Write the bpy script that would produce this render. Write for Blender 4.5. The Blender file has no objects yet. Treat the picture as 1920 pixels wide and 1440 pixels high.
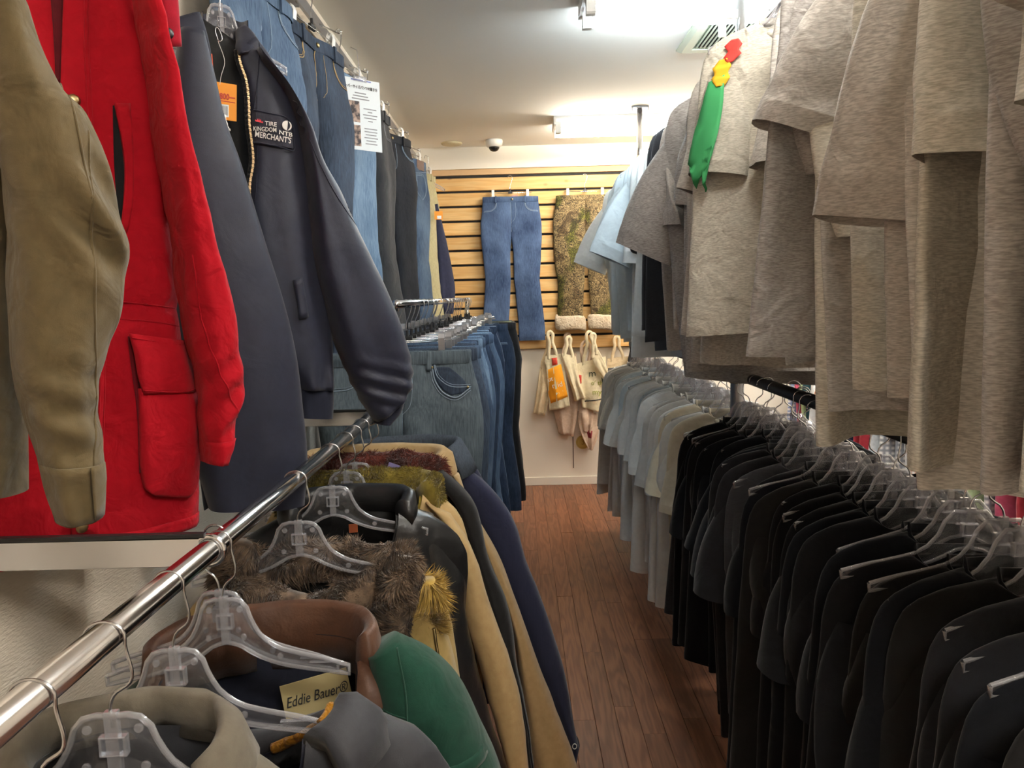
import bpy, math, random
import numpy as np
from mathutils import Vector, Matrix, Euler

R_ = math.radians
rng = np.random.default_rng(7)
random.seed(7)
scene = bpy.context.scene
COL = scene.collection

# ------------------------------------------------------------------ camera, world, exposure
F_PX, CAM_H = 1400.0, 1.5
CAM_PITCH, CAM_YAW, CAM_ROLL = 0.1170917, 0.0101552, R_(1.5)
cam_d = bpy.data.cameras.new('camera')
cam = bpy.data.objects.new('camera', cam_d)
COL.objects.link(cam)
cam_d.sensor_fit = 'HORIZONTAL'
cam_d.sensor_width = 36.0
cam_d.lens = 36.0 * F_PX / 1920.0
cam_d.clip_start = 0.02
CAM_M = Matrix.Rotation(CAM_YAW, 3, 'Z') @ Matrix.Rotation(math.pi / 2 - CAM_PITCH, 3, 'X') @ Matrix.Rotation(-CAM_ROLL, 3, 'Z')
cam.matrix_world = Matrix.Translation((0, 0, CAM_H)) @ CAM_M.to_4x4()
scene.camera = cam

world = bpy.data.worlds.new('world')
scene.world = world
world.use_nodes = True
world.node_tree.nodes['Background'].inputs[0].default_value = (1.0, 0.96, 0.9, 1)
world.node_tree.nodes['Background'].inputs[1].default_value = 0.15

scene.view_settings.view_transform = 'Standard'
scene.view_settings.look = 'None'
scene.view_settings.gamma = 1.0
scene.view_settings.use_curve_mapping = False
scene.view_settings.exposure = 0.85
try:
    scene.cycles.transparent_max_bounces = 40
    scene.cycles.max_bounces = 8
    scene.cycles.diffuse_bounces = 5
    scene.cycles.caustics_reflective = False
    scene.cycles.caustics_refractive = False
    scene.cycles.sample_clamp_indirect = 6.0
except Exception:
    pass

TUBE_COOL = ((0.80, 0.93, 1.0), 62.0)
TUBE_WARM = ((1.0, 0.90, 0.74), 62.0)
TUBE_NEUTRAL = ((1.0, 0.95, 0.87), 62.0)

# room
XL, XR, YB, YF, ZC = -0.76, 2.7, 5.825, -2.6, 2.62


# ------------------------------------------------------------------ helpers
def ray(px, py):
    d = CAM_M @ Vector(((px - 960) / F_PX, (720 - py) / F_PX, -1.0))
    return d


def U(px, py, X=None, Y=None, Z=None):
    d = ray(px, py)
    if Y is not None: t = Y / d.y
    elif X is not None: t = X / d.x
    else: t = (Z - CAM_H) / d.z
    return Vector((0, 0, CAM_H)) + t * d


def sn(P, seed, freq, n=7):
    """smooth noise: sum of sines in random directions, about -1..1"""
    r = np.random.default_rng(seed)
    out = np.zeros(P.shape[:-1])
    for i in range(n):
        k = r.normal(size=3)
        k *= freq * (0.6 + 0.9 * r.random()) / np.linalg.norm(k)
        out += np.sin(P @ k + r.random() * 6.283)
    return out / math.sqrt(n) * 0.8


def wr(P, seed, freq, amp):
    """wrinkles: ridged two octave noise"""
    a = sn(P, seed, freq)
    b = sn(P + 0.03 * np.stack([sn(P, seed + 5, freq), sn(P, seed + 6, freq), sn(P, seed + 7, freq)], -1), seed + 1, freq * 2.1)
    return amp * (0.6 * a + 0.5 * (1 - 2 * np.abs(b)))


def loft(P, close=True, cap0=False, cap1=False):
    Rn, N = P.shape[:2]
    V = P.reshape(-1, 3)
    idx = np.arange(Rn * N).reshape(Rn, N)
    if close:
        nx = np.roll(idx, -1, axis=1)
        a, b, c, d = idx[:-1], nx[:-1], nx[1:], idx[1:]
    else:
        a, b, c, d = idx[:-1, :-1], idx[:-1, 1:], idx[1:, 1:], idx[1:, :-1]
    Fq = np.stack([a, b, c, d], -1).reshape(-1, 4).tolist()
    if cap0: Fq.append(idx[0][::-1].tolist())
    if cap1: Fq.append(idx[-1].tolist())
    return V, Fq


def mesh(name, V, F, smooth=True):
    me = bpy.data.meshes.new(name)
    me.from_pydata(np.asarray(V, float).tolist(), [], F)
    if smooth:
        me.polygons.foreach_set('use_smooth', [True] * len(me.polygons))
    me.update()
    return me


def ob(name, me, mat=None, parent=None, loc=None, rot=None):
    o = bpy.data.objects.new(name, me)
    COL.objects.link(o)
    if mat is not None and me is not None and hasattr(me, 'materials'):
        if len(me.materials) == 0:
            me.materials.append(mat)
        elif me.materials[0] != mat:
            o.material_slots[0].link = 'OBJECT'
            o.material_slots[0].material = mat
    if parent: o.parent = parent
    if loc is not None: o.location = loc
    if rot is not None: o.rotation_euler = rot
    return o


def mo(name, VF, mat, parent=None, smooth=True, loc=None, rot=None):
    return ob(name, mesh(name, VF[0], VF[1], smooth), mat, parent, loc, rot)


def tag(o, label=None, cat=None, group=None, kind=None):
    if label: o['label'] = label
    if cat: o['category'] = cat
    if group: o['group'] = group
    if kind: o['kind'] = kind
    return o


def thing(name, label, cat, loc=(0, 0, 0), yaw=0.0, group=None):
    o = bpy.data.objects.new(name, None)
    COL.objects.link(o)
    o.empty_display_size = 0.05
    o.location = loc
    o.rotation_euler = (0, 0, yaw)
    return tag(o, label, cat, group)


def join(*vfs):
    V, F, n = [], [], 0
    for v, f in vfs:
        v = np.asarray(v, float)
        V.append(v)
        F += [[i + n for i in q] for q in f]
        n += len(v)
    return np.concatenate(V), F


def box(x0, x1, y0, y1, z0, z1):
    V = np.array([[x, y, z] for x in (x0, x1) for y in (y0, y1) for z in (z0, z1)], float)
    F = [[0, 1, 3, 2], [4, 6, 7, 5], [0, 4, 5, 1], [2, 3, 7, 6], [0, 2, 6, 4], [1, 5, 7, 3]]
    return V, F


def cbox(x0, x1, y0, y1, z0, z1, c=0.003):
    """box with chamfered long edges (cross-section in x/z ... extruded along y)"""
    prof = [(x0 + c, z0), (x1 - c, z0), (x1, z0 + c), (x1, z1 - c), (x1 - c, z1), (x0 + c, z1), (x0, z1 - c), (x0, z0 + c)]
    P = np.array([[[x, y, z] for x, z in prof] for y in (y0, y1)], float)
    return loft(P, True, True, True)


def xbox(x0, x1, y0, y1, z0, z1, c=0.003):
    prof = [(y0 + c, z0), (y1 - c, z0), (y1, z0 + c), (y1, z1 - c), (y1 - c, z1), (y0 + c, z1), (y0, z1 - c), (y0, z0 + c)]
    P = np.array([[[x, y, z] for y, z in prof] for x in (x1, x0)], float)
    return loft(P, True, True, True)


def resamp(pts, n, smooth=True):
    pts = np.asarray(pts, float)
    d = np.concatenate([[0], np.cumsum(np.linalg.norm(np.diff(pts, axis=0), axis=1))])
    t = np.linspace(0, d[-1], n)
    if smooth and len(pts) > 2:
        # monotone-ish catmull-rom on arc length
        m = np.gradient(pts, d, axis=0)
        k = np.clip(np.searchsorted(d, t, side='right') - 1, 0, len(d) - 2)
        h = (d[k + 1] - d[k])[:, None]
        s = ((t - d[k])[:, None]) / h
        h00, h10, h01, h11 = 2 * s**3 - 3 * s**2 + 1, s**3 - 2 * s**2 + s, -2 * s**3 + 3 * s**2, s**3 - s**2
        return h00 * pts[k] + h10 * h * m[k] + h01 * pts[k + 1] + h11 * h * m[k + 1]
    return np.stack([np.interp(t, d, pts[:, i]) for i in range(pts.shape[1])], -1)


def tube(pts, r, n=8, cap=True):
    pts = np.asarray(pts, float)
    m = len(pts)
    r = np.broadcast_to(np.asarray(r, float), (m,))
    T = np.gradient(pts, axis=0)
    T /= np.linalg.norm(T, axis=1)[:, None] + 1e-12
    a = np.array([0, 0, 1.0]) if abs(T[0][2]) < 0.9 else np.array([1.0, 0, 0])
    P = np.zeros((m, n, 3))
    th = np.arange(n) * 2 * math.pi / n
    for i in range(m):
        a = a - T[i] * (a @ T[i])
        a /= np.linalg.norm(a) + 1e-12
        b = np.cross(T[i], a)
        P[i] = pts[i] + r[i] * (np.cos(th)[:, None] * a + np.sin(th)[:, None] * b)
    return loft(P, True, cap, cap)


def cyl(p0, p1, r, n=16):
    return tube(np.array([p0, p1], float), r, n)


def sphere(c, r, n=12, m=8, sq=(1, 1, 1)):
    ph = np.linspace(0.001, math.pi - 0.001, m)
    th = np.arange(n) * 2 * math.pi / n
    P = np.stack([np.sin(ph)[:, None] * np.cos(th) * sq[0], np.sin(ph)[:, None] * np.sin(th) * sq[1], np.broadcast_to(np.cos(ph)[:, None], (m, n)) * sq[2]], -1) * r + np.asarray(c, float)
    return loft(P, True, True, True)


def lathe(prof, n=20, c=(0, 0, 0), axis='z'):
    th = np.arange(n) * 2 * math.pi / n
    P = np.array([[[r * math.cos(t), r * math.sin(t), z] for t in th] for r, z in prof])
    if axis == 'y': P = P[..., [0, 2, 1]]
    if axis == 'x': P = P[..., [2, 1, 0]]
    return loft(P + np.asarray(c, float), True, True, True)


def sgp(x, p): return np.sign(x) * np.abs(x) ** p


def text(name, body, size, loc, mat, parent, rot=(math.pi / 2, 0, 0), ex=0.0006, align='CENTER', shear=0.0, bold=0.0, sx=1.0):
    c = bpy.data.curves.new(name, 'FONT')
    c.body = body
    c.size = size
    c.extrude = ex
    c.align_x = align
    c.align_y = 'CENTER'
    c.shear = shear
    c.offset = bold
    c.resolution_u = 3
    c.materials.append(mat)
    o = bpy.data.objects.new(name, c)
    COL.objects.link(o)
    o.location = loc
    o.rotation_euler = rot
    o.scale = (sx, 1, 1)
    if parent: o.parent = parent
    return o


# ------------------------------------------------------------------ materials
def nt(name):
    m = bpy.data.materials.new(name)
    m.use_nodes = True
    t = m.node_tree
    return m, t, t.nodes['Principled BSDF']


def N(t, kind, **kw):
    n = t.nodes.new(kind)
    for k, v in kw.items():
        setattr(n, k, v)
    return n


def srgb(h):
    h = h.lstrip('#')
    out = []
    for i in (0, 2, 4):
        c = int(h[i:i + 2], 16) / 255
        out.append(c / 12.92 if c <= 0.04045 else ((c + 0.055) / 1.055) ** 2.4)
    return tuple(out)


def fabric(name, col, col2=None, rough=0.9, weave=900, wv=0.12, wrinkle=0.25, wscale=16, streak=(1, 1, 1), cscale=60, cmix=0.5, jitter=0.1, sheen=0.15, spec=0.25, zstretch=1.0):
    """woven cloth: colour noise (streaky when asked), weave bump, soft wrinkle bump, small change from one object to the next"""
    m, t, b = nt(name)
    L = t.links.new
    if isinstance(col, str): col = srgb(col)
    if col2 is None: col2 = tuple(c * 0.75 for c in col)
    elif isinstance(col2, str): col2 = srgb(col2)
    tc = N(t, 'ShaderNodeTexCoord')
    oi = N(t, 'ShaderNodeObjectInfo')
    off = N(t, 'ShaderNodeVectorMath', operation='SCALE')
    cmb = N(t, 'ShaderNodeCombineXYZ')
    L(oi.outputs['Random'], cmb.inputs[0]); L(oi.outputs['Random'], cmb.inputs[2])
    L(cmb.outputs[0], off.inputs[0]); off.inputs['Scale'].default_value = 37.0
    add = N(t, 'ShaderNodeVectorMath', operation='ADD')
    L(tc.outputs['Object'], add.inputs[0]); L(off.outputs[0], add.inputs[1])
    mp = N(t, 'ShaderNodeMapping')
    mp.inputs['Scale'].default_value = streak
    L(add.outputs[0], mp.inputs[0])
    n1 = N(t, 'ShaderNodeTexNoise'); n1.inputs['Scale'].default_value = cscale; n1.inputs['Detail'].default_value = 3
    L(mp.outputs[0], n1.inputs['Vector'])
    rp = N(t, 'ShaderNodeMapRange'); rp.inputs[1].default_value = 0.5 - 0.25 / max(cmix, .01) * .5; rp.inputs[2].default_value = 0.5 + 0.25 / max(cmix, .01) * .5
    L(n1.outputs[0], rp.inputs[0])
    mx = N(t, 'ShaderNodeMix', data_type='RGBA')
    mx.inputs[6].default_value = (*col2, 1); mx.inputs[7].default_value = (*col, 1)
    L(rp.outputs[0], mx.inputs[0])
    hs = N(t, 'ShaderNodeHueSaturation')
    jr = N(t, 'ShaderNodeMapRange'); jr.inputs[3].default_value = 1 - jitter; jr.inputs[4].default_value = 1 + jitter
    L(oi.outputs['Random'], jr.inputs[0]); L(jr.outputs[0], hs.inputs['Value'])
    L(mx.outputs[2], hs.inputs['Color'])
    L(hs.outputs[0], b.inputs['Base Color'])
    b.inputs['Roughness'].default_value = rough
    b.inputs['Specular IOR Level'].default_value = spec
    b.inputs['Sheen Weight'].default_value = sheen
    b.inputs['Sheen Roughness'].default_value = 0.5
    n2 = N(t, 'ShaderNodeTexNoise'); n2.inputs['Scale'].default_value = wscale; n2.inputs['Detail'].default_value = 3; n2.inputs['Roughness'].default_value = 0.45
    n2.inputs['Distortion'].default_value = 0.6
    mp2 = N(t, 'ShaderNodeMapping'); mp2.inputs['Scale'].default_value = (1, 1, zstretch)
    L(add.outputs[0], mp2.inputs[0]); L(mp2.outputs[0], n2.inputs['Vector'])
    b1 = N(t, 'ShaderNodeBump'); b1.inputs['Strength'].default_value = wrinkle; b1.inputs['Distance'].default_value = 0.02
    L(n2.outputs[0], b1.inputs['Height'])
    n3 = N(t, 'ShaderNodeTexNoise'); n3.inputs['Scale'].default_value = weave; n3.inputs['Detail'].default_value = 1
    L(mp.outputs[0], n3.inputs['Vector'])
    b2 = N(t, 'ShaderNodeBump'); b2.inputs['Strength'].default_value = wv; b2.inputs['Distance'].default_value = 0.002
    L(n3.outputs[0], b2.inputs['Height']); L(b1.outputs[0], b2.inputs['Normal'])
    L(b2.outputs[0], b.inputs['Normal'])
    return m


def plain(name, col, rough=0.5, metal=0.0, spec=0.5, emit=None, bump=None, coat=0.0):
    m, t, b = nt(name)
    if isinstance(col, str): col = srgb(col)
    b.inputs['Base Color'].default_value = (*col, 1)
    b.inputs['Roughness'].default_value = rough
    b.inputs['Metallic'].default_value = metal
    b.inputs['Specular IOR Level'].default_value = spec
    b.inputs['Coat Weight'].default_value = coat
    if emit:
        b.inputs['Emission Color'].default_value = (*emit[0], 1)
        b.inputs['Emission Strength'].default_value = emit[1]
    # a trace of smudge in the gloss so that no surface is perfectly even
    n = N(t, 'ShaderNodeTexNoise'); n.inputs['Scale'].default_value = 40
    r = N(t, 'ShaderNodeMapRange'); r.inputs[3].default_value = rough * 0.85; r.inputs[4].default_value = min(1, rough * 1.15)
    tc = N(t, 'ShaderNodeTexCoord')
    t.links.new(tc.outputs['Object'], n.inputs['Vector'])
    t.links.new(n.outputs[0], r.inputs[0]); t.links.new(r.outputs[0], b.inputs['Roughness'])
    if bump:
        n2 = N(t, 'ShaderNodeTexNoise'); n2.inputs['Scale'].default_value = bump[0]; n2.inputs['Detail'].default_value = 4
        mp = N(t, 'ShaderNodeMapping'); mp.inputs['Scale'].default_value = bump[2] if len(bump) > 2 else (1, 1, 1)
        bb = N(t, 'ShaderNodeBump'); bb.inputs['Strength'].default_value = bump[1]; bb.inputs['Distance'].default_value = 0.004
        t.links.new(tc.outputs['Object'], mp.inputs[0]); t.links.new(mp.outputs[0], n2.inputs['Vector'])
        t.links.new(n2.outputs[0], bb.inputs['Height']); t.links.new(bb.outputs[0], b.inputs['Normal'])
    return m


def denim(name, dark, light, fade=0.5, jitter=0.12):
    m, t, b = nt(name)
    L = t.links.new
    tc = N(t, 'ShaderNodeTexCoord'); oi = N(t, 'ShaderNodeObjectInfo')
    cmb = N(t, 'ShaderNodeCombineXYZ')
    L(oi.outputs['Random'], cmb.inputs[0]); L(oi.outputs['Random'], cmb.inputs[2])
    off = N(t, 'ShaderNodeVectorMath', operation='SCALE'); off.inputs['Scale'].default_value = 23
    L(cmb.outputs[0], off.inputs[0])
    add = N(t, 'ShaderNodeVectorMath', operation='ADD')
    L(tc.outputs['Object'], add.inputs[0]); L(off.outputs[0], add.inputs[1])
    mp = N(t, 'ShaderNodeMapping'); mp.inputs['Scale'].default_value = (1, 1, 0.09)
    L(add.outputs[0], mp.inputs[0])
    n1 = N(t, 'ShaderNodeTexNoise'); n1.inputs['Scale'].default_value = 260; n1.inputs['Detail'].default_value = 3
    L(mp.outputs[0], n1.inputs['Vector'])
    n2 = N(t, 'ShaderNodeTexNoise'); n2.inputs['Scale'].default_value = 5; n2.inputs['Detail'].default_value = 3
    L(add.outputs[0], n2.inputs['Vector'])
    m1 = N(t, 'ShaderNodeMath', operation='MULTIPLY_ADD'); m1.inputs[1].default_value = fade * 2.2; m1.inputs[2].default_value = -fade * 0.85
    L(n2.outputs[0], m1.inputs[0])
    m2 = N(t, 'ShaderNodeMath', operation='MULTIPLY_ADD'); m2.inputs[1].default_value = 1.1; m2.inputs[2].default_value = -0.3
    L(n1.outputs[0], m2.inputs[0])
    m3 = N(t, 'ShaderNodeMath', operation='ADD', use_clamp=True)
    L(m1.outputs[0], m3.inputs[0]); L(m2.outputs[0], m3.inputs[1])
    mx = N(t, 'ShaderNodeMix', data_type='RGBA')
    mx.inputs[6].default_value = (*srgb(dark), 1); mx.inputs[7].default_value = (*srgb(light), 1)
    L(m3.outputs[0], mx.inputs[0])
    hs = N(t, 'ShaderNodeHueSaturation')
    jr = N(t, 'ShaderNodeMapRange'); jr.inputs[3].default_value = 1 - jitter; jr.inputs[4].default_value = 1 + jitter
    L(oi.outputs['Random'], jr.inputs[0]); L(jr.outputs[0], hs.inputs['Value'])
    L(mx.outputs[2], hs.inputs['Color']); L(hs.outputs[0], b.inputs['Base Color'])
    b.inputs['Roughness'].default_value = 0.9
    b.inputs['Specular IOR Level'].default_value = 0.2
    n3 = N(t, 'ShaderNodeTexNoise'); n3.inputs['Scale'].default_value = 22; n3.inputs['Detail'].default_value = 3
    L(add.outputs[0], n3.inputs['Vector'])
    b1 = N(t, 'ShaderNodeBump'); b1.inputs['Strength'].default_value = 0.3; b1.inputs['Distance'].default_value = 0.012
    L(n3.outputs[0], b1.inputs['Height'])
    b2 = N(t, 'ShaderNodeBump'); b2.inputs['Strength'].default_value = 0.25; b2.inputs['Distance'].default_value = 0.002
    L(n1.outputs[0], b2.inputs['Height']); L(b1.outputs[0], b2.inputs['Normal'])
    L(b2.outputs[0], b.inputs['Normal'])
    return m


def wood(name, c1, c2, c3, ring=9.0, axis=0, rough=0.6, knots=True, spread=0.12, spec=0.35):
    """boards along local x (axis 0) or y (axis 1): grain, knots, tone changes from board to board"""
    m, t, b = nt(name)
    L = t.links.new
    tc = N(t, 'ShaderNodeTexCoord'); oi = N(t, 'ShaderNodeObjectInfo')
    cmb = N(t, 'ShaderNodeCombineXYZ')
    for i in range(3): L(oi.outputs['Random'], cmb.inputs[i])
    off = N(t, 'ShaderNodeVectorMath', operation='SCALE'); off.inputs['Scale'].default_value = 53
    L(cmb.outputs[0], off.inputs[0])
    add = N(t, 'ShaderNodeVectorMath', operation='ADD')
    L(tc.outputs['Object'], add.inputs[0]); L(off.outputs[0], add.inputs[1])
    mp = N(t, 'ShaderNodeMapping')
    s = [1, 1, 1]; s[axis] = 0.09
    mp.inputs['Scale'].default_value = s
    L(add.outputs[0], mp.inputs[0])
    n0 = N(t, 'ShaderNodeTexNoise'); n0.inputs['Scale'].default_value = 14; n0.inputs['Detail'].default_value = 3
    L(mp.outputs[0], n0.inputs['Vector'])
    w = N(t, 'ShaderNodeMath', operation='MULTIPLY'); w.inputs[1].default_value = ring * 6.283
    L(n0.outputs[0], w.inputs[0])
    sn_ = N(t, 'ShaderNodeMath', operation='SINE'); L(w.outputs[0], sn_.inputs[0])
    r1 = N(t, 'ShaderNodeMapRange'); r1.inputs[1].default_value = -1
    L(sn_.outputs[0], r1.inputs[0])
    mx = N(t, 'ShaderNodeMix', data_type='RGBA')
    mx.inputs[6].default_value = (*srgb(c1), 1); mx.inputs[7].default_value = (*srgb(c2), 1)
    L(r1.outputs[0], mx.inputs[0])
    n2 = N(t, 'ShaderNodeTexNoise'); n2.inputs['Scale'].default_value = 160; n2.inputs['Detail'].default_value = 2
    mp2 = N(t, 'ShaderNodeMapping'); s2 = [1, 1, 1]; s2[axis] = 0.05; mp2.inputs['Scale'].default_value = s2
    L(add.outputs[0], mp2.inputs[0]); L(mp2.outputs[0], n2.inputs['Vector'])
    mx2 = N(t, 'ShaderNodeMix', data_type='RGBA', blend_type='MULTIPLY'); mx2.inputs[0].default_value = 0.35
    L(mx.outputs[2], mx2.inputs[6]); L(n2.outputs[0], mx2.inputs[7])
    g = N(t, 'ShaderNodeGamma'); L(mx2.outputs[2], g.inputs[0]); g.inputs[1].default_value = 0.9
    last = g.outputs[0]
    if knots:
        v = N(t, 'ShaderNodeTexVoronoi'); v.inputs['Scale'].default_value = 4.5
        mp3 = N(t, 'ShaderNodeMapping'); s3 = [1, 1, 1]; s3[axis] = 0.75; mp3.inputs['Scale'].default_value = s3
        L(add.outputs[0], mp3.inputs[0]); L(mp3.outputs[0], v.inputs['Vector'])
        kr = N(t, 'ShaderNodeMapRange'); kr.inputs[1].default_value = 0.03; kr.inputs[2].default_value = 0.10; kr.inputs[3].default_value = 0.85; kr.inputs[4].default_value = 0
        L(v.outputs['Distance'], kr.inputs[0])
        mx3 = N(t, 'ShaderNodeMix', data_type='RGBA')
        L(kr.outputs[0], mx3.inputs[0]); L(last, mx3.inputs[6]); mx3.inputs[7].default_value = (*srgb(c3), 1)
        last = mx3.outputs[2]
    hs = N(t, 'ShaderNodeHueSaturation')
    jr = N(t, 'ShaderNodeMapRange'); jr.inputs[3].default_value = 1 - spread; jr.inputs[4].default_value = 1 + spread
    L(oi.outputs['Random'], jr.inputs[0]); L(jr.outputs[0], hs.inputs['Value'])
    L(last, hs.inputs['Color']); L(hs.outputs[0], b.inputs['Base Color'])
    b.inputs['Roughness'].default_value = rough
    b.inputs['Specular IOR Level'].default_value = spec
    bp = N(t, 'ShaderNodeBump'); bp.inputs['Strength'].default_value = 0.15; bp.inputs['Distance'].default_value = 0.002
    L(n2.outputs[0], bp.inputs['Height']); L(bp.outputs[0], b.inputs['Normal'])
    return m


def clear(name, tint=(0.95, 0.95, 0.97), gloss=0.28, haze=0.06):
    m = bpy.data.materials.new(name); m.use_nodes = True
    t = m.node_tree; t.nodes.clear(); L = t.links.new
    out = N(t, 'ShaderNodeOutputMaterial')
    tr = N(t, 'ShaderNodeBsdfTransparent'); tr.inputs[0].default_value = (*tint, 1)
    gl = N(t, 'ShaderNodeBsdfGlossy'); gl.inputs['Roughness'].default_value = 0.12
    df = N(t, 'ShaderNodeBsdfDiffuse'); df.inputs[0].default_value = (0.85, 0.85, 0.88, 1)
    lw = N(t, 'ShaderNodeLayerWeight'); lw.inputs[0].default_value = gloss
    m1 = N(t, 'ShaderNodeMixShader'); L(lw.outputs['Facing'], m1.inputs[0]); L(tr.outputs[0], m1.inputs[1]); L(gl.outputs[0], m1.inputs[2])
    m2 = N(t, 'ShaderNodeMixShader'); m2.inputs[0].default_value = haze; L(m1.outputs[0], m2.inputs[1]); L(df.outputs[0], m2.inputs[2])
    n = N(t, 'ShaderNodeTexNoise'); n.inputs['Scale'].default_value = 90
    bp = N(t, 'ShaderNodeBump'); bp.inputs['Strength'].default_value = 0.05
    L(n.outputs[0], bp.inputs['Height']); L(bp.outputs[0], gl.inputs['Normal'])
    L(m2.outputs[0], out.inputs[0])
    return m


MAT = {}
MAT['chrome'] = plain('chrome', (0.72, 0.73, 0.75), 0.16, 1.0)
MAT['steel'] = plain('steel wire', (0.6, 0.6, 0.61), 0.25, 1.0)
MAT['brass'] = plain('old brass', (0.42, 0.32, 0.16), 0.35, 1.0)
MAT['black_plastic'] = plain('black plastic', (0.015, 0.015, 0.016), 0.4)
MAT['black_metal'] = plain('black pipe coating', (0.018, 0.018, 0.02), 0.38)
MAT['grey_metal'] = plain('grey painted steel', (0.33, 0.33, 0.34), 0.35, 0.6)
MAT['white_plastic'] = plain('white plastic', (0.82, 0.81, 0.78), 0.4)
MAT['white_enamel'] = plain('white enamel', (0.8, 0.8, 0.79), 0.3)
MAT['vent_green'] = plain('vent paint', '#b9c2b0', 0.5)
MAT['dark'] = plain('dark gap', (0.01, 0.01, 0.01), 0.8)
MAT['clear'] = clear('clear hanger plastic', (.97, .97, .98), .2, .035)
MAT['clear_rim'] = clear('clear hanger rim', (0.93, 0.93, 0.96), 0.4, 0.22)
MAT['ceiling'] = plain('ceiling paint', '#f1efe9', 0.9, bump=(30, 0.15))
MAT['wall'] = plain('wall paint', '#e9e1d3', 0.85, bump=(60, 0.1))
MAT['wallpaper'] = plain('textured wallpaper', '#e4d8c6', 0.85, bump=(300, .55, (1, 0.22, 1)))
MAT['trim'] = plain('white trim', '#ece6da', 0.6)
MAT['tan_trim'] = plain('tan trim board', '#c9a67c', 0.7)
MAT['pine'] = wood('pine slat', '#e3b878', '#d8a45f', '#8a4a22', ring=5, axis=0)
MAT['floorwood'] = wood('floor plank wood', '#86553a', '#6b3f29', '#3a1d12', ring=8, axis=1, rough=0.42, knots=False, spread=0.22, spec=0.4)
MAT['red'] = fabric('red cotton canvas', (0.40, 0.0032, 0.012), (0.34, 0.003, 0.010), 0.85, wrinkle=0.45, wscale=24, sheen=0.05, jitter=0.0, spec=0.15)
MAT['olive'] = fabric('olive canvas', '#615338', '#544830', 0.9, wrinkle=0.5, wscale=20, jitter=0.0)
MAT['olive_lining'] = fabric('dark olive lining', '#2a261b', jitter=0)
MAT['bomber'] = fabric('navy nylon', '#1f2335', '#1b1e2e', 0.55, wrinkle=0.22, wscale=12, jitter=0, sheen=0.15, spec=0.35)
MAT['bomber_rib'] = fabric('navy rib knit', '#1c2030', '#171a28', 0.9, streak=(1, 1, 0.02), cscale=220, jitter=0)
MAT['black_lining'] = fabric('black quilted lining', '#121213', '#0c0c0d', 0.6, jitter=0)
MAT['black_slip'] = fabric('black zip tape', '#141416', jitter=0)
MAT['orange_card'] = plain('orange price card', '#f29a24', 0.6)
MAT['red_print'] = plain('red print ink', '#b8321e', 0.6)
MAT['white_print'] = plain('white thread', '#e9e6e0', 0.8)
MAT['black_print'] = plain('black ink', (0.02, 0.02, 0.02), 0.7)
MAT['grey_print'] = plain('grey ink', (0.25, 0.25, 0.27), 0.7)
MAT['patch'] = fabric('embroidered patch grey', '#3a3b46', '#2e2f39', 0.9, cscale=160, weave=1600, wv=0.5, jitter=0)
MAT['red_thread'] = plain('red thread', '#d63a44', 0.8)
MAT['paper'] = plain('paper', '#e8edf0', 0.6)
MAT['blue_print'] = plain('blue ink', '#6b78b8', 0.6)
MAT['photo'] = fabric('printed photograph', '#b79c8c', '#3a3335', 0.5, cscale=55, cmix=1.3, wrinkle=0, wv=0, jitter=0.1, sheen=0)
MAT['thread'] = plain('tan thread', '#b89a6a', 0.8)
MAT['pale_thread'] = plain('pale denim seam', '#8fa0b2', 0.85)
MAT['leather_patch'] = plain('brown leather patch', '#5a4034', 0.6, bump=(120, 0.4))

DEN = {
    'mid': denim('mid blue denim', '#2b3b54', '#64798f'),
    'light': denim('light blue denim', '#48617e', '#8fa5ba', 0.6),
    'dark': denim('dark blue denim', '#1b2536', '#3d4d66'),
    'teal': denim('grey green tinted denim', '#363f47', '#6f7d86', 0.6, 0.02),
    'wall': denim('wall jeans denim', '#253451', '#566b8c', 0.65, 0.02),
    'slate': denim('slate denim', '#252c38', '#4c5a6e'),
    'blackd': denim('black denim', '#15161a', '#2a2c33', 0.3),
}
HEA = [fabric('heather grey jersey %d' % i, c, d, 0.95, streak=(1, 1, 6), cscale=90, cmix=0.9, weave=700, wv=0.3, wrinkle=0.55, wscale=20, jitter=0.1, spec=0.1)
       for i, (c, d) in enumerate([('#d6d2cb', '#b0aca6'), ('#c7c2bb', '#a39e97'), ('#dfdad2', '#bbb5ad'), ('#b5b1ae', '#908c88'), ('#d2cbc5', '#afa9a3'), ('#ccc7ba', '#a8a396')])]
CHAR = fabric('charcoal jersey', '#3a3a3e', '#303034', 0.95, streak=(1, 1, 6), cscale=90, wv=0.25, jitter=0.15, spec=0.1)
SKY = [fabric('lamp blue tinted jersey', '#ccd9e0', '#c1ced6', 0.95, jitter=0.05, spec=0.1, wrinkle=0.3, wscale=14),  # white cloth with the cool lamp's blue cast put into its colour
       fabric('white jersey', '#dcdfdf', '#d0d4d5', 0.95, jitter=0.05, spec=0.1, wrinkle=0.3, wscale=14),
       fabric('cream jersey', '#ddd8c6', '#d2ccb9', 0.95, jitter=0.05, spec=0.1, wrinkle=0.3, wscale=14),
       fabric('ash white jersey', '#cfcfcc', '#c2c2bf', 0.95, jitter=0.05, spec=0.1, wrinkle=0.3, wscale=14)]
BLK = [fabric('black jersey', '#121215', '#0e0e10', 0.95, jitter=0.2, spec=0.12, wrinkle=0.25, sheen=0.12),
       fabric('blue black jersey', '#101218', '#0d0f13', 0.95, jitter=0.2, spec=0.12, wrinkle=0.25, sheen=0.12),
       fabric('washed black jersey', '#1d1d21', '#17171a', 0.95, jitter=0.15, spec=0.12, wrinkle=0.25, sheen=0.15),
       fabric('brownish black jersey', '#1a1919', '#151414', 0.95, jitter=0.15, spec=0.12, wrinkle=0.25, sheen=0.15)]

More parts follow.
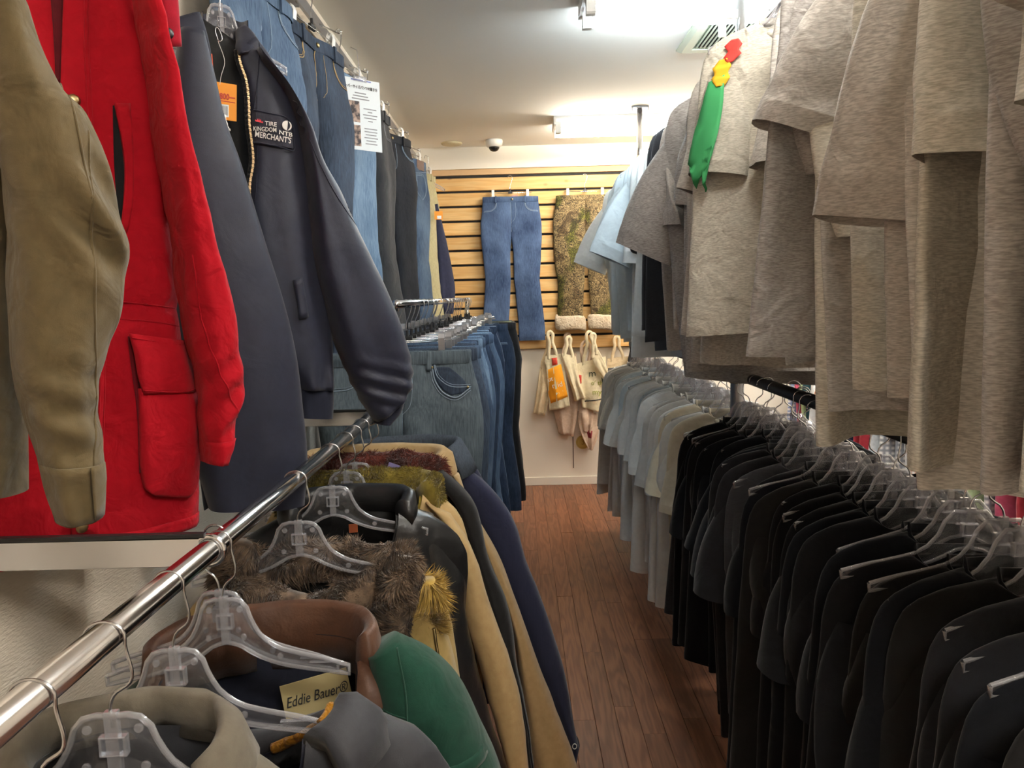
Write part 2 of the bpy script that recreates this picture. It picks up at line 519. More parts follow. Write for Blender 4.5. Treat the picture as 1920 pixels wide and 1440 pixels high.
# ------------------------------------------------------------------ the setting
def struct(name, VF, mat, parent=None):
    o = mo(name, VF, mat, parent, smooth=False)
    if parent is None: o['kind'] = 'structure'
    return o


floor = struct('floor', box(XL - .1, XR + .1, YF - .1, YB + .1, -0.12, -0.004), plain('floor underlay', '#5a3424', 0.6))
struct('ceiling', box(XL - .1, XR + .1, YF - .1, YB + .1, ZC, ZC + .1), MAT['ceiling'])
struct('wall_left', box(XL - .1, XL, YF - .1, YB + .1, -0.1, ZC), MAT['wallpaper'])
struct('wall_back', box(XL, XR, YB, YB + .1, -0.1, ZC), MAT['wall'])
struct('wall_right', box(XR, XR + .1, YF - .1, YB + .1, -0.1, ZC), MAT['wall'])
struct('wall_front', box(XL, XR, YF - .1, YF, -0.1, ZC), MAT['wall'])
struct('baseboard_back', box(XL, XR, YB - .012, YB, 0, 0.062), MAT['trim'])
struct('baseboard_left', box(XL, XL + .012, YF, YB - .012, 0, 0.062), MAT['trim'])
struct('baseboard_right', box(XR - .012, XR, YF, YB - .012, 0, 0.062), MAT['trim'])
struct('trim_1', box(XL, XR, YB - .05, YB, ZC - .16, ZC), MAT['trim'])
struct('trim_2', box(XL, XR, YB - .03, YB, 2.418, 2.46), MAT['tan_trim'])
struct('trim_3', box(XL, XL + .012, YF, YB - .05, ZC - .035, ZC), MAT['trim'])
# wall panel joint below the totes, its shadow gap painted as a dark strip
struct('trim_4', box(0.408, 0.416, YB - .004, YB, 0.13, 1.10), plain('panel joint', '#6e6257', 0.8))

# floor planks: single boards where the aisle shows them
pw = 0.078
plank_meshes = {}
r = random.Random(3)
ix = 0
x = -0.62
while x < 1.22:
    y = 0.75 - r.random() * 0.5
    while y < YB:
        Lp = r.choice([0.62, 0.8, 0.95, 1.1])
        y1 = min(y + Lp, YB - .012)
        if y1 - y > 0.12:
            key = round(y1 - y, 2)
            if key not in plank_meshes:
                v, f = cbox(0.0004, pw - 0.0004, 0.0004, key - 0.0004, -0.006, 0.0, 0.0012)
                plank_meshes[key] = mesh('plank', v, f, False)
            o = ob('plank', plank_meshes[key], MAT['floorwood'], floor, loc=(x, y, r.uniform(-.0006, 0)))
        y += Lp
    x += pw

# ------------------------------------------------------------------ slat wall
sl = thing('slat_wall', 'natural pine slat board wall panel behind the hanging jeans', 'wall panel', (0, YB, 0))
mo('backing', box(-0.70, 1.9, -0.012, -0.001, 1.085, 2.415), MAT['dark'], sl, False)
n_sl = 12
pitch = (2.412 - 1.09) / n_sl
rr = random.Random(9)
slat_meshes = [mesh('slat', *xbox(-0.705, 1.9, -0.036, -0.012, 0, pitch - 0.017, 0.004), False) for _ in range(1)]
for i in range(n_sl):
    ob('slat', slat_meshes[0], MAT['pine'], sl, loc=(rr.uniform(-.004, .004), rr.uniform(-.001, .001), 1.09 + i * pitch))


# ------------------------------------------------------------------ fluorescent fixtures
def tube_mat(name, ce): return plain(name, (0.9, 0.9, 0.9), 0.4, emit=ce)


TM = {'cool': tube_mat('cool fluorescent tube', TUBE_COOL), 'warm': tube_mat('warm fluorescent tube', TUBE_WARM), 'neutral': tube_mat('neutral fluorescent tube', TUBE_NEUTRAL)}


def fixture(x0, y, kind, label, L=1.24):
    t = thing('fluorescent_light', label, 'ceiling light', (x0, y, ZC), 0, 'ceiling fluorescent fittings')
    prof = [(-.11, 0), (-.11, -.018), (-.085, -.045), (-.03, -.052), (-.018, -.06), (.018, -.06), (.03, -.052), (.085, -.045), (.11, -.018), (.11, 0)]
    P = np.array([[[xx, a, b] for a, b in prof] for xx in (0, L)], float)
    mo('reflector', loft(P, True, True, True), MAT['white_enamel'], t, False)
    for s in (-1, 1):
        yy = s * 0.075
        mo('tube', cyl((0.035, yy, -.082), (L - 0.035, yy, -.082), .0145, 14), TM[kind], t)
        for xx in (0.0, L - .035):
            mo('lamp_holder', xbox(xx, xx + .035, yy - .02, yy + .02, -.102, -.03, .006), MAT['white_plastic'], t, False)
    mo('end_cap', xbox(-.012, 0.002, -.115, .115, -.055, 0, .004), MAT['white_plastic'], t, False)
    mo('end_cap', xbox(L - .002, L + .012, -.115, .115, -.055, 0, .004), MAT['white_plastic'], t, False)
    mo('starter', cyl((0.07, 0, -.06), (0.07, 0, -.085), .011, 10), MAT['white_plastic'], t)
    return t


fixture(0.278, 2.96, 'cool', 'cool white twin tube ceiling light beside the air vent')
fixture(0.27, 4.98, 'warm', 'warm white twin tube ceiling light nearest the slat wall')
fixture(0.29, 1.26, 'neutral', 'twin tube ceiling light above the near end of the aisle')
fixture(0.29, -0.6, 'neutral', 'twin tube ceiling light over the shop entrance end')

# ------------------------------------------------------------------ ceiling pieces
t = thing('air_vent', 'pale green ceiling air vent with dark louvres beside the cool light', 'vent', (1.06, 3.42, ZC))
hw, hd = .29, .23
prof = [(1.0, 0), (1.0, -.008), (.93, -.02), (.80, -.02), (.78, -.01)]
P = np.array([[[sx * hw * k, sy * hd * k if k > .9 else sy * (hd - hw * (1 - k)), z] for sx, sy in ((-1, -1), (1, -1), (1, 1), (-1, 1))] for k, z in prof])
mo('vent_frame', loft(P, True, False, True), MAT['vent_green'], t, False)
mo('vent_opening', box(-.215, .215, -.155, .155, -.0135, -.0115), MAT['dark'], t, False)
lv = mesh('louvre', *box(-.0035, .0035, -.155, .155, -.021, -.012), False)
for i in range(24):
    ob('louvre', lv, MAT['vent_green'], t, loc=(-.207 + i * .018, 0, 0), rot=(0, R_(25), 0))

c = U(926, 263, Z=ZC)
t = thing('dome_camera', 'white dome security camera with black eye on the ceiling', 'camera', (c.x, c.y, ZC))
mo('housing', lathe([(.001, 0), (.062, 0), (.064, -.012), (.060, -.032), (.050, -.046), (.036, -.05)], 28), MAT['white_plastic'], t)
mo('lens_dome', lathe([(.04, -.044), (.038, -.058), (.028, -.072), (.012, -.079), (.001, -.08)], 24), plain('smoked dome', (.01, .01, .012), .08), t)
c = U(847, 268, Z=ZC)
t = thing('smoke_alarm', 'cream round cover disc on the ceiling near the left rail', 'smoke alarm', (c.x, c.y, ZC))
mo('cover', lathe([(.001, 0), (.075, 0), (.078, -.006), (.07, -.014), (.05, -.018), (.001, -.019)], 32), plain('aged cream plastic', '#cfc4a2', .5), t)

# ------------------------------------------------------------------ hangers
def hanger_outline():
    """upper and lower edge of half a clear moulded hanger (x >= 0, z down from the neck top)"""
    up = [(0.0, 0.0), (0.026, 0.0), (0.036, -.008), (0.044, -.028), (0.058, -.052), (0.082, -.070), (0.12, -.082), (0.165, -.092), (0.207, -.104)]
    lo = [(0.0, -.062), (0.02, -.066), (0.045, -.080), (0.08, -.094), (0.12, -.103), (0.165, -.110), (0.207, -.117)]
    return np.array(up), np.array(lo)


def hanger_meshes(detail=True, hook_h=0.10, s=1.0):
    up, lo = hanger_outline()
    nn = 18 if detail else 11
    uu, ll = resamp(up, nn), resamp(lo, nn)
    full_u = np.concatenate([uu[::-1] * [-1, 1], uu[1:]])
    full_l = np.concatenate([ll[::-1] * [-1, 1], ll[1:]])
    m = len(full_u)
    # web
    P = np.zeros((m, 4, 3))
    P[:, 0, [0, 2]] = full_u; P[:, 1, [0, 2]] = full_l; P[:, 2, [0, 2]] = full_l; P[:, 3, [0, 2]] = full_u
    P[:, :2, 1] = -.0008; P[:, 2:, 1] = .0008
    web = loft(P * s, True, True, True)
    # rim: the thick edge all around
    loop = np.concatenate([full_u, full_l[::-1]])
    L3 = np.stack([loop[:, 0], np.zeros(len(loop)), loop[:, 1]], -1)
    L3 = np.concatenate([L3, L3[:1]]) * s
    rim = tube(L3, .0036 * s, 7 if detail else 5, False)
    # spine, window frame
    sp = xbox(-.0065 * s, .0065 * s, -.004 * s, .004 * s, -.064 * s, 0.006 * s, .001)
    fr_ = join(*[xbox(a * s, b * s, -.0045 * s, .0045 * s, c * s, d * s, .0008) for a, b, c, d in
              ((-.0135, .0135, -.023, -.0205), (-.0135, .0135, -.0425, -.040), (-.0135, -.011, -.041, -.022), (.011, .0135, -.041, -.022))])
    mk2 = fr_
    if detail:
        bumps = [lathe([(.0042, -.0018), (.0052, 0), (.0042, .0018)], 10, (a * s, 0, b * s), 'y') for a, b in ((.026, -.014), (-.026, -.014), (.03, -.055), (-.03, -.055), (.09, -.086), (-.09, -.086))]
        bumps += [xbox(.14 * s * q if q > 0 else .19 * s * q, .19 * s * q if q > 0 else .14 * s * q, -.003, .003, -.098 * s, -.096 * s, .0005) for q in (1, -1)]
        mk2 = join(fr_, *bumps)
    # wire hook: stem, bulge, crook
    h = hook_h
    pts = [(0, 0, -.012), (0, 0, .012), (.004, 0, .022), (.022, 0, .036)]
    r = .0165
    cz = h - r
    for a in np.linspace(-0.25, math.pi * 1.05, 12):
        pts.append((r * 1.25 * math.cos(a), 0, cz + r * math.sin(a) * 1.02))
    hook = tube(resamp(np.array(pts), 30 if detail else 18) * [1, 1, 1], .0018, 7 if detail else 5)
    tip = sphere(pts[-1], .0028, 6, 5)
    return dict(web=mesh('web', *web), rim=mesh('rim', *rim), spine=mesh('spine', *sp, False), marks=mesh('moulding_marks', *mk2, False), hook=mesh('hook', *join(hook, tip)))


HG_FINE = hanger_meshes(True)
HG_LOW = hanger_meshes(False)


def hanger(label, loc, yaw, HG=HG_LOW, group='clear plastic hangers', tilt=0.0, flip=1):
    """hanger whose neck top sits at loc; its hook reaches 0.10 m above"""
    t = thing('clothes_hanger', label, 'hanger', loc, yaw, group)
    t.rotation_euler = (0, tilt, yaw)
    ob('web', HG['web'], MAT['clear'], t)
    ob('rim', HG['rim'], MAT['clear_rim'], t)
    ob('spine', HG['spine'], MAT['clear_rim'], t)
    ob('moulding_marks', HG['marks'], MAT['clear_rim'], t)['kind'] = 'stuff'
    h = ob('hook', HG['hook'], MAT['steel'], t)
    h.scale = (flip, 1, 1)
    return t


# ------------------------------------------------------------------ T-shirts
def tee_meshes(seed, L=.78, hwb=.265, sleeve=.23, spread=18, fold=1.0, shoulder=.245, twist=0.6):
    r = np.random.default_rng(seed)
    zc = np.array([0, -.008, -.018, -.034, -.050, -.075, -.115, -.20, -.30, -.42, -.55, -L * .86, -L + .022, -L + .020, -L])
    hwk = np.array([.082, .117, .158, .192, .212, .224, .233, .238, .243, .247, .252, hwb * .96, hwb * .97, hwb * .973, hwb * .973])
    nz = 34
    zz = np.concatenate([np.interp(np.linspace(0, 1, nz - 4), np.linspace(0, 1, 12), zc[:12]), zc[12:]])
    nz = len(zz)
    hw = np.interp(-zz, -zc, hwk)
    Nn = 44
    th = np.arange(Nn) * 2 * math.pi / Nn
    cu, su = sgp(np.cos(th), .8), sgp(np.sin(th), .75)
    tk = np.interp(-zz, [0, .03, .1, .25, L], [.016, .012, .016, .022, .03])
    P = np.zeros((nz, Nn, 3))
    P[..., 0] = hw[:, None] * cu
    P[..., 1] = tk[:, None] * su
    P[..., 2] = zz[:, None]
    # neckline dips at the front
    P[..., 2] -= np.where(P[..., 1] < 0, .05, .006) * np.exp(-(-zz[:, None]) / .012) * (1 - np.clip(np.abs(P[..., 0]) / .09, 0, 1)**2)
    A = np.interp(-zz, [0, .1, .3, L], [0, .004, .016, .03])[:, None] * fold
    u = P[..., 0]
    ph = r.random(6) * 6.28
    k = [9 + 6 * r.random(), 18 + 8 * r.random(), 30 + 10 * r.random()]
    F = np.sin(k[0] * u + ph[0] + 1.5 * zz[:, None]) + .6 * np.sin(k[1] * u + ph[1] - 2 * zz[:, None]) + .3 * np.sin(k[2] * u + ph[2])
    P[..., 1] += A * F * .8
    P[..., 1] += wr(P * [1, .3, .8], seed, 16, .006) * np.clip(A / .01, 0, 1)
    P[..., 0] *= 1 - .12 * fold * np.interp(-zz, [0, .2, L], [0, 0, 1])[:, None] * (0.5 + 0.5 * r.random())
    P[..., 0] += np.interp(-zz, [0, .2, L], [0, 0, 1])[:, None] * r.normal() * .022 * fold
    P[..., 2] += np.interp(-zz, [.4, L], [0, 1])[:, None] * .012 * np.sin(7 * u + ph[3])
    out = {'body': mesh('body', *loft(P))}
    for s, nm in ((-1, 'sa'), (1, 'sb')):
        a0 = R_(spread + r.normal() * 6)
        m, K = 12, 22
        tt = np.concatenate([np.linspace(0, .86, m - 3), [.87, .88, 1.0]])
        bend = abs(r.normal()) * .16
        tw = (r.random() - .5) * 2 * twist
        c = np.array([.160, 0, -.125]); Ls = sleeve
        rings = []
        thk = np.arange(K) * 2 * math.pi / K
        yd = r.normal() * .2
        yo = r.normal() * .012 - .012
        opn = .012 + .03 * fold * r.random()
        for i, t_ in enumerate(tt):
            aa = a0 - bend * t_
            ax = np.array([math.sin(aa), yd * t_, -math.cos(aa)])
            cc = c + Ls * t_ * ax + [.02 * t_, yo * t_, 0]
            pu = np.array([math.cos(aa), 0, math.sin(aa)])
            w = np.array([0, 1.0, 0])
            rot = tw * t_**1.5
            p2 = pu * math.cos(rot) + w * math.sin(rot)
            w2 = -pu * math.sin(rot) + w * math.cos(rot)
            hs = (.052 + .036 * min(1, t_ * 2.2)) + .006 * t_ + .01 * math.sin(3 * t_ + ph[4])
            tks = .018 + opn * t_ + (.0018 if .865 < t_ < .885 else 0)
            cc = cc - (hs - .052) * .6 * pu
            ring = cc + hs * sgp(np.cos(thk), .8)[:, None] * p2 + tks * sgp(np.sin(thk), .8)[:, None] * w2
            ring = ring + (.010 * t_ * np.sin(3 * thk + ph[5]))[:, None] * w2
            rings.append(ring)
        Q = np.array(rings)
        Q += (wr(Q, seed + 3, 24, .006 + .004 * (fold > 1)) * tt[:, None])[..., None] * np.array([.4, 1, .3])
        Q[..., 0] *= s
        v, f = loft(Q)
        if s < 0: f = [q[::-1] for q in f]
        out[nm] = mesh('sleeve', v, f)
    # ribbed collar: a rolled band around the neck opening
    th2 = np.linspace(0, 2 * math.pi, 26, endpoint=False)
    pts = np.stack([.082 * np.cos(th2), .017 * np.sin(th2), .004 - np.where(np.sin(th2) < 0, .052, .008) * np.abs(np.sin(th2))**.7], -1)
    prof = [(.0, .0), (.001, .012), (.004, .013), (.005, .0), (.003, -.008)]
    P = np.array([[p + np.array([math.cos(a) * o, math.sin(a) * o * .7, zz_]) for o, zz_ in prof] for p, a in zip(pts, th2)])
    v, f = loft(np.concatenate([P, P[:1]]))
    out['collar'] = mesh('collar', v, f)
    return out


TEE_LOW = [tee_meshes(100 + i, L=.70 + .02 * (i % 5), spread=7 + 4 * (i % 4), fold=.75, twist=.35) for i in range(7)]
TEE_UP = [tee_meshes(200 + i, L=.79 + .032 * (i % 4), spread=5 + 7 * (i % 4), sleeve=(.24, .34, .28, .40, .30, .36, .25, .38, .32)[i], fold=1.3, twist=1.3) for i in range(9)]


def tee(label, loc, yaw, TM_, m, group, name='t_shirt', s=1.0, flip=1):
    t = thing(name, label, 'T-shirt', loc, yaw, group)
    t.scale = (s * flip, s, s)
    ob('body', TM_['body'], m, t)
    ob('sleeve', TM_['sa'], m, t)
    ob('sleeve', TM_['sb'], m, t)
    ob('collar', TM_['collar'], m, t)
    return t


ORD = ['first', 'second', 'third', 'fourth', 'fifth', 'sixth', 'seventh', 'eighth', 'ninth', 'tenth', 'eleventh', 'twelfth', 'thirteenth', 'fourteenth', 'fifteenth', 'sixteenth',
       'seventeenth', 'eighteenth', 'nineteenth', 'twentieth', 'twenty-first', 'twenty-second', 'twenty-third', 'twenty-fourth', 'twenty-fifth', 'twenty-sixth', 'twenty-seventh',
       'twenty-eighth', 'twenty-ninth', 'thirtieth', 'thirty-first', 'thirty-second', 'thirty-third', 'thirty-fourth', 'thirty-fifth', 'thirty-sixth']

# ------------------------------------------------------------------ right hand double rack
RX, RU, RL = 0.77, 2.30, 1.205
POLES = (0.35, 2.63, 4.70)
rk = thing('garment_rack', 'floor to ceiling double rack with grey poles, chrome upper rail and black lower rail', 'clothes rack', (RX, 0, 0))
mo('upper_rail', cyl((0, .2, RU), (0, 4.86, RU), .016, 14), MAT['chrome'], rk)
lowr = mo('lower_rail', cyl((0, .2, RL), (0, 4.80, RL), .0185, 16), MAT['black_metal'], rk)
mo('end_cap', lathe([(.001, 0), (.021, 0), (.021, -.014), (.012, -.016), (.001, -.012)], 16, (0, 4.80, RL), 'y'), MAT['chrome'], lowr)
for py in POLES:
    p = mo('pole', join(cyl((0, py, 0.02), (0, py, 2.13), .0235, 16)), MAT['grey_metal'], rk)
    mo('inner_pole', cyl((0, py, 2.1), (0, py, ZC - .012), .017, 14), MAT['chrome'], p)
    mo('ceiling_plate', join(xbox(-.05, .05, py - .03, py + .03, ZC - .012, ZC - .001, .003), xbox(-.052, -.046, py - .03, py + .03, ZC - .03, ZC - .004, .001), xbox(.046, .052, py - .03, py + .03, ZC - .03, ZC - .004, .001)), MAT['grey_metal'], p, False)
    mo('foot', lathe([(.001, 0), (.04, 0), (.038, .012), (.025, .022), (.001, .022)], 18, (0, py, 0)), MAT['black_plastic'], p)
    for zc_, nm in ((RU, 'clamp'), (RL, 'clamp')):
        cl = join(lathe([(.027, -.03), (.030, -.026), (.030, .026), (.027, .03)], 16, (0, py, zc_)), xbox(-.04, .04, py - .012, py + .012, zc_ - .012, zc_ + .012, .003),
                  lathe([(.003, -.036), (.006, -.034), (.006, .034), (.003, .036)], 8, (.032, py, zc_), 'y'), lathe([(.003, -.036), (.006, -.034), (.006, .034), (.003, .036)], 8, (-.032, py, zc_), 'y'))
        mo(nm, cl, MAT['brass'], p)
mo('label_clip', join(xbox(-.075, -.02, 2.59, 2.60, 2.39, 2.42, .003), xbox(-.085, -.06, 2.585, 2.59, 2.33, 2.40, .003)), MAT['white_plastic'], rk, False)

ra = random.Random(21)
# lower rail
def lower_row():
    ys, y = [], 0.62
    while y < 2.56:
        ys.append((y, 'k')); y += ra.uniform(.053, .068)
    y = 2.70
    while y < 4.66:
        ys.append((y, 'w')); y += ra.uniform(.070, .09)
    nk = sum(1 for q in ys if q[1] == 'k')
    for i, (y, c) in enumerate(ys):
        z = RL + .0185 - .1
        yaw = R_(ra.gauss(0, 4)); xo = RX + ra.gauss(0, .012)
        if c == 'k':
            j = nk - 1 - i
            mm = BLK[ra.choice([0, 0, 1, 1, 0, 3, 2])]
            nmk = {id(BLK[0]): 'black', id(BLK[1]): 'blue-black', id(BLK[2]): 'washed black', id(BLK[3]): 'brownish black'}[id(mm)]
            if j in (0,): mm, nmk = CHAR, 'charcoal grey'
            if j == 11: mm, nmk = CHAR, 'charcoal grey'
            lab = '%s T-shirt on the lower right rail, %s in front of the middle pole' % (nmk, ORD[j])
            g = 'dark T-shirts on the lower right rail'
            hl = 'clear hanger of the %s dark T-shirt in front of the middle pole' % ORD[j]
            sc_ = ra.uniform(.97, 1.08)
        else:
            j = i - nk
            mm = SKY[ra.choice([0, 0, 1, 1, 3])] if j > 6 else SKY[ra.choice([1, 2, 1, 3])]
            if j == 0: mm = SKY[2]
            nmk = {id(SKY[0]): 'lamp-blue tinted white', id(SKY[1]): 'white', id(SKY[2]): 'cream', id(SKY[3]): 'ash white'}[id(mm)]
            lab = '%s T-shirt on the lower right rail, %s behind the middle pole' % (nmk, ORD[j])
            g = 'pale T-shirts on the lower right rail'
            hl = 'clear hanger of the %s pale T-shirt behind the middle pole' % ORD[j]
            sc_ = ra.uniform(.98, 1.1)
        dz = ra.gauss(0, .004)
        hanger(hl, (xo, y, z + dz), yaw, HG_LOW, 'clear hangers on the lower right rail', flip=ra.choice([1, 1, -1]))
        tee(lab, (xo, y + .002, z - .054 + dz - (.018 if ra.random() < .2 else .003)), yaw, TEE_LOW[ra.randrange(7)], mm, g, s=sc_, flip=ra.choice([1, -1]))


lower_row()


def upper_row():
    ys, y = [], 0.66
    while y < 3.16:
        ys.append(y); y += ra.uniform(.075, .098)
    n1 = len(ys)
    y = max(y, 3.24)
    while y < 4.62:
        ys.append(y); y += ra.uniform(.10, .125)
    jb = n1 - 1 - int(np.argmin([abs(q - 1.92) for q in ys[:n1]]))
    for i, y in enumerate(ys):
        z = RU + .016 - .1
        yaw = R_(ra.gauss(-5, 11)); xo = RX + ra.gauss(0, .015)
        if i < n1:
            j = n1 - 1 - i
            mm = HEA[ra.randrange(6)]; nmk = 'heather grey'
            if j in (0, 1, 2): mm, nmk = CHAR, 'charcoal'
            if j in (4,) or i in (3,): mm, nmk = BLK[2], 'black'; xo += .055
            lab = '%s T-shirt on the upper right rail, %s nearer than the white ones' % (nmk, ORD[j])
            if j == jb: xo -= .085; yaw = R_(-24)
            if j in (jb + 1, jb + 2, jb + 3): xo += .10 - .02 * (j - jb); yaw = 0
            if j == jb: lab = 'heather grey T-shirt with green, yellow and red bird print on the upper right rail'
            g = 'grey T-shirts on the upper right rail'
            hl = 'clear hanger of the %s grey T-shirt before the white ones' % ORD[j]
        else:
            j = i - n1
            mm = SKY[[3, 1, 1, 0, 0, 1, 0, 1, 0, 0, 1, 0, 1, 0, 1][j % 15]]
            nmk = {id(SKY[0]): 'lamp-blue tinted white', id(SKY[1]): 'white', id(SKY[2]): 'cream', id(SKY[3]): 'ash white'}[id(mm)]
            lab = '%s T-shirt on the upper right rail, %s beyond the grey ones' % (nmk, ORD[j])
            g = 'pale T-shirts on the upper right rail'
            hl = 'clear hanger of the %s pale T-shirt beyond the grey ones' % ORD[j]
        T_ = TEE_UP[ra.randrange(9)]
        if i < n1 and j in (jb, jb + 1, jb + 2, jb + 3): T_ = TEE_UP[(0, 0, 4, 0)[j - jb]]
        hanger(hl, (xo, y, z), yaw, HG_LOW, 'clear hangers on the upper right rail')
        sh = tee(lab, (xo, y + .002, z - .054 - ra.random() * .006), yaw, T_, mm, g, s=ra.uniform(.97, 1.09), flip=ra.choice([1, -1]))
        if i < n1 and j == jb: yield sh, T_


BIRD_SHIRT = list(upper_row())


# ------------------------------------------------------------------ frames, strips, surfaces
class Fr:
    """a garment's own frame: origin o, x across (turned by yaw), y into the wall, z up"""
    def __init__(s, o, yaw):
        s.o = Vector(o); s.yaw = yaw
        s.u = Vector((math.cos(yaw), math.sin(yaw), 0)); s.n = Vector((-math.sin(yaw), math.cos(yaw), 0))

    def uz(s, px, py, w=0.0):
        d = ray(px, py); c0 = Vector((0, 0, CAM_H))
        t = ((s.o + s.n * w - c0).dot(s.n)) / d.dot(s.n)
        p = c0 + d * t - s.o
        return (p.dot(s.u), p.z)

    def path(s, pts, w=0.0): return np.array([s.uz(a, b, w) for a, b in pts])


def strip(L, Rr, th, rows=40, n=40, w0=0.0, seed=1, fold=(0.0, 9), wk=(18, .004), e=.8, tw=None, smooth=True):
    """flattened tube between a left and a right edge (x, z) -> rings"""
    L, Rr = resamp(L, rows, smooth), resamp(Rr, rows, smooth)
    c, hv = (L + Rr) / 2, (Rr - L) / 2
    th_ = np.arange(n) * 2 * math.pi / n
    cs, ss = sgp(np.cos(th_), e), sgp(np.sin(th_), .75)
    t = np.linspace(0, 1, rows)
    thv = np.interp(t, np.linspace(0, 1, np.size(th)), np.atleast_1d(th))
    w0v = np.interp(t, np.linspace(0, 1, np.size(w0)), np.atleast_1d(w0))
    P = np.zeros((rows, n, 3))
    P[..., 0] = c[:, 0, None] + hv[:, 0, None] * cs
    P[..., 2] = c[:, 1, None] + hv[:, 1, None] * cs
    P[..., 1] = w0v[:, None] + thv[:, None] * ss
    r = np.random.default_rng(seed)
    ph = r.random(4) * 6.28
    A = fold[0] * np.clip(t * 1.6, .15, 1)[:, None]
    P[..., 1] += A * (np.sin(fold[1] * cs + ph[0] + 1.2 * t[:, None]) + .5 * np.sin(2.1 * fold[1] * cs + ph[1] - 2 * t[:, None]))
    q = wr(P, seed + 11, wk[0], wk[1])
    P[..., 1] += q * np.where(ss == 0, .3, np.sign(ss)) * .5 + q * .5
    P[..., 0] += wr(P, seed + 17, wk[0], wk[1]) * .35
    return P, ss < 0.05


class Surf:
    def __init__(s, P, mask):
        V = P[:, mask].reshape(-1, 3)
        s.V = V

    def w(s, q):
        q = np.asarray(q, float)
        out = []
        for u, z in q:
            d = (s.V[:, 0] - u)**2 + (s.V[:, 2] - z)**2
            k = np.argpartition(d, 5)[:5]
            wt = 1 / (d[k] + 1e-6)
            out.append((s.V[k, 1] * wt).sum() / wt.sum())
        return np.array(out)


def line(sf, pts, r=.0012, eps=.0015, n=40, k=5):
    p = resamp(pts, n)
    return tube(np.stack([p[:, 0], sf.w(p) - eps, p[:, 1]], -1), r, k)


def patch(sf, L, Rr, eps=.003, rows=14, cols=10, smooth=True, thick=.003, puff=0.0):
    """cloth piece lying on a surface: raised face with a turned-down rim"""
    L, Rr = resamp(L, rows, smooth), resamp(Rr, rows, smooth)
    s = np.linspace(0, 1, cols)
    G = L[:, None] * (1 - s[:, None]) + Rr[:, None] * s[:, None]
    wv = sf.w(G.reshape(-1, 2)).reshape(rows, cols)
    t = np.linspace(0, 1, rows)
    pf = puff * np.sin(math.pi * np.clip(t * 1.0, 0, 1))[:, None] * np.sin(math.pi * s)[None] ** .5
    top = np.stack([G[..., 0], wv - eps - thick - pf, G[..., 1]], -1)
    bot = np.stack([G[..., 0], wv - eps + thick * .5, G[..., 1]], -1)
    V = np.concatenate([top.reshape(-1, 3), bot.reshape(-1, 3)])
    idx = np.arange(rows * cols).reshape(rows, cols); n0 = rows * cols
    F = np.stack([idx[:-1, :-1], idx[1:, :-1], idx[1:, 1:], idx[:-1, 1:]], -1).reshape(-1, 4).tolist()
    ring = list(idx[0]) + list(idx[1:, -1]) + list(idx[-1, -2::-1]) + list(idx[-2:0:-1, 0])
    ring = [int(i) for i in ring]
    for a, b in zip(ring, ring[1:] + ring[:1]):
        F.append([a, b, b + n0, a + n0])
    return V, F


def snap(sf, uz, r=.008, eps=.003):
    w = float(sf.w([uz])[0])
    return lathe([(.001, -.005), (r * .5, -.0048), (r * .9, -.003), (r, 0), (r, .003), (.001, .003)], 16, (uz[0], w - eps, uz[1]), 'y')


def fur(name, P, mat, parent, count, length, seed=1, width=.0011, droop=.5, curl=.6, inside=None):
    """strands standing on a (rows, n, 3) surface; one countless part"""
    r = np.random.default_rng(seed)
    Rn, Nn = P.shape[:2]
    i = r.integers(0, Rn - 1, count); j = r.integers(0, Nn - 1, count)
    a, b = r.random(count)[:, None], r.random(count)[:, None]
    p = (P[i, j] * (1 - a) + P[i + 1, j] * a) * (1 - b) + (P[i, j + 1] * (1 - a) + P[i + 1, j + 1] * a) * b
    nr = np.cross(P[i + 1, j] - P[i, j], P[i, j + 1] - P[i, j])
    nr /= np.linalg.norm(nr, axis=1)[:, None] + 1e-12
    cen = P[:, :-1].mean(1)[i] if inside is None else inside
    nr = nr * np.where(((p - cen) * nr).sum(1) < 0, -1, 1)[:, None]
    clump = np.stack([sn(p, seed + k, 60, 5) for k in (1, 2, 3)], -1)
    d = nr + clump * curl * 1.3 + r.normal(size=(count, 3)) * .28 + np.array([0, 0, -droop])
    d /= np.linalg.norm(d, axis=1)[:, None]
    ln = length * (0.55 + .7 * r.random(count))[:, None]
    side = np.cross(d, r.normal(size=(count, 3))); side /= np.linalg.norm(side, axis=1)[:, None]
    cv = np.stack([sn(p, seed + 7 + k, 90, 5) for k in range(3)], -1) * curl
    m1 = p + d * ln * .5 + cv * ln * .18
    m2 = p + d * ln * .9 + cv * ln * .6 - np.array([0, 0, droop]) * ln * .25
    V = np.stack([p - side * width, p + side * width, m1 + side * width * .8, m1 - side * width * .8, m2], 1).reshape(-1, 3)
    k = np.arange(count) * 5
    F = np.stack([k, k + 1, k + 2, k + 3], -1).tolist() + np.stack([k + 3, k + 2, k + 4], -1).tolist()
    o = mo(name, (V, F), mat, parent)
    o['kind'] = 'stuff'
    return o


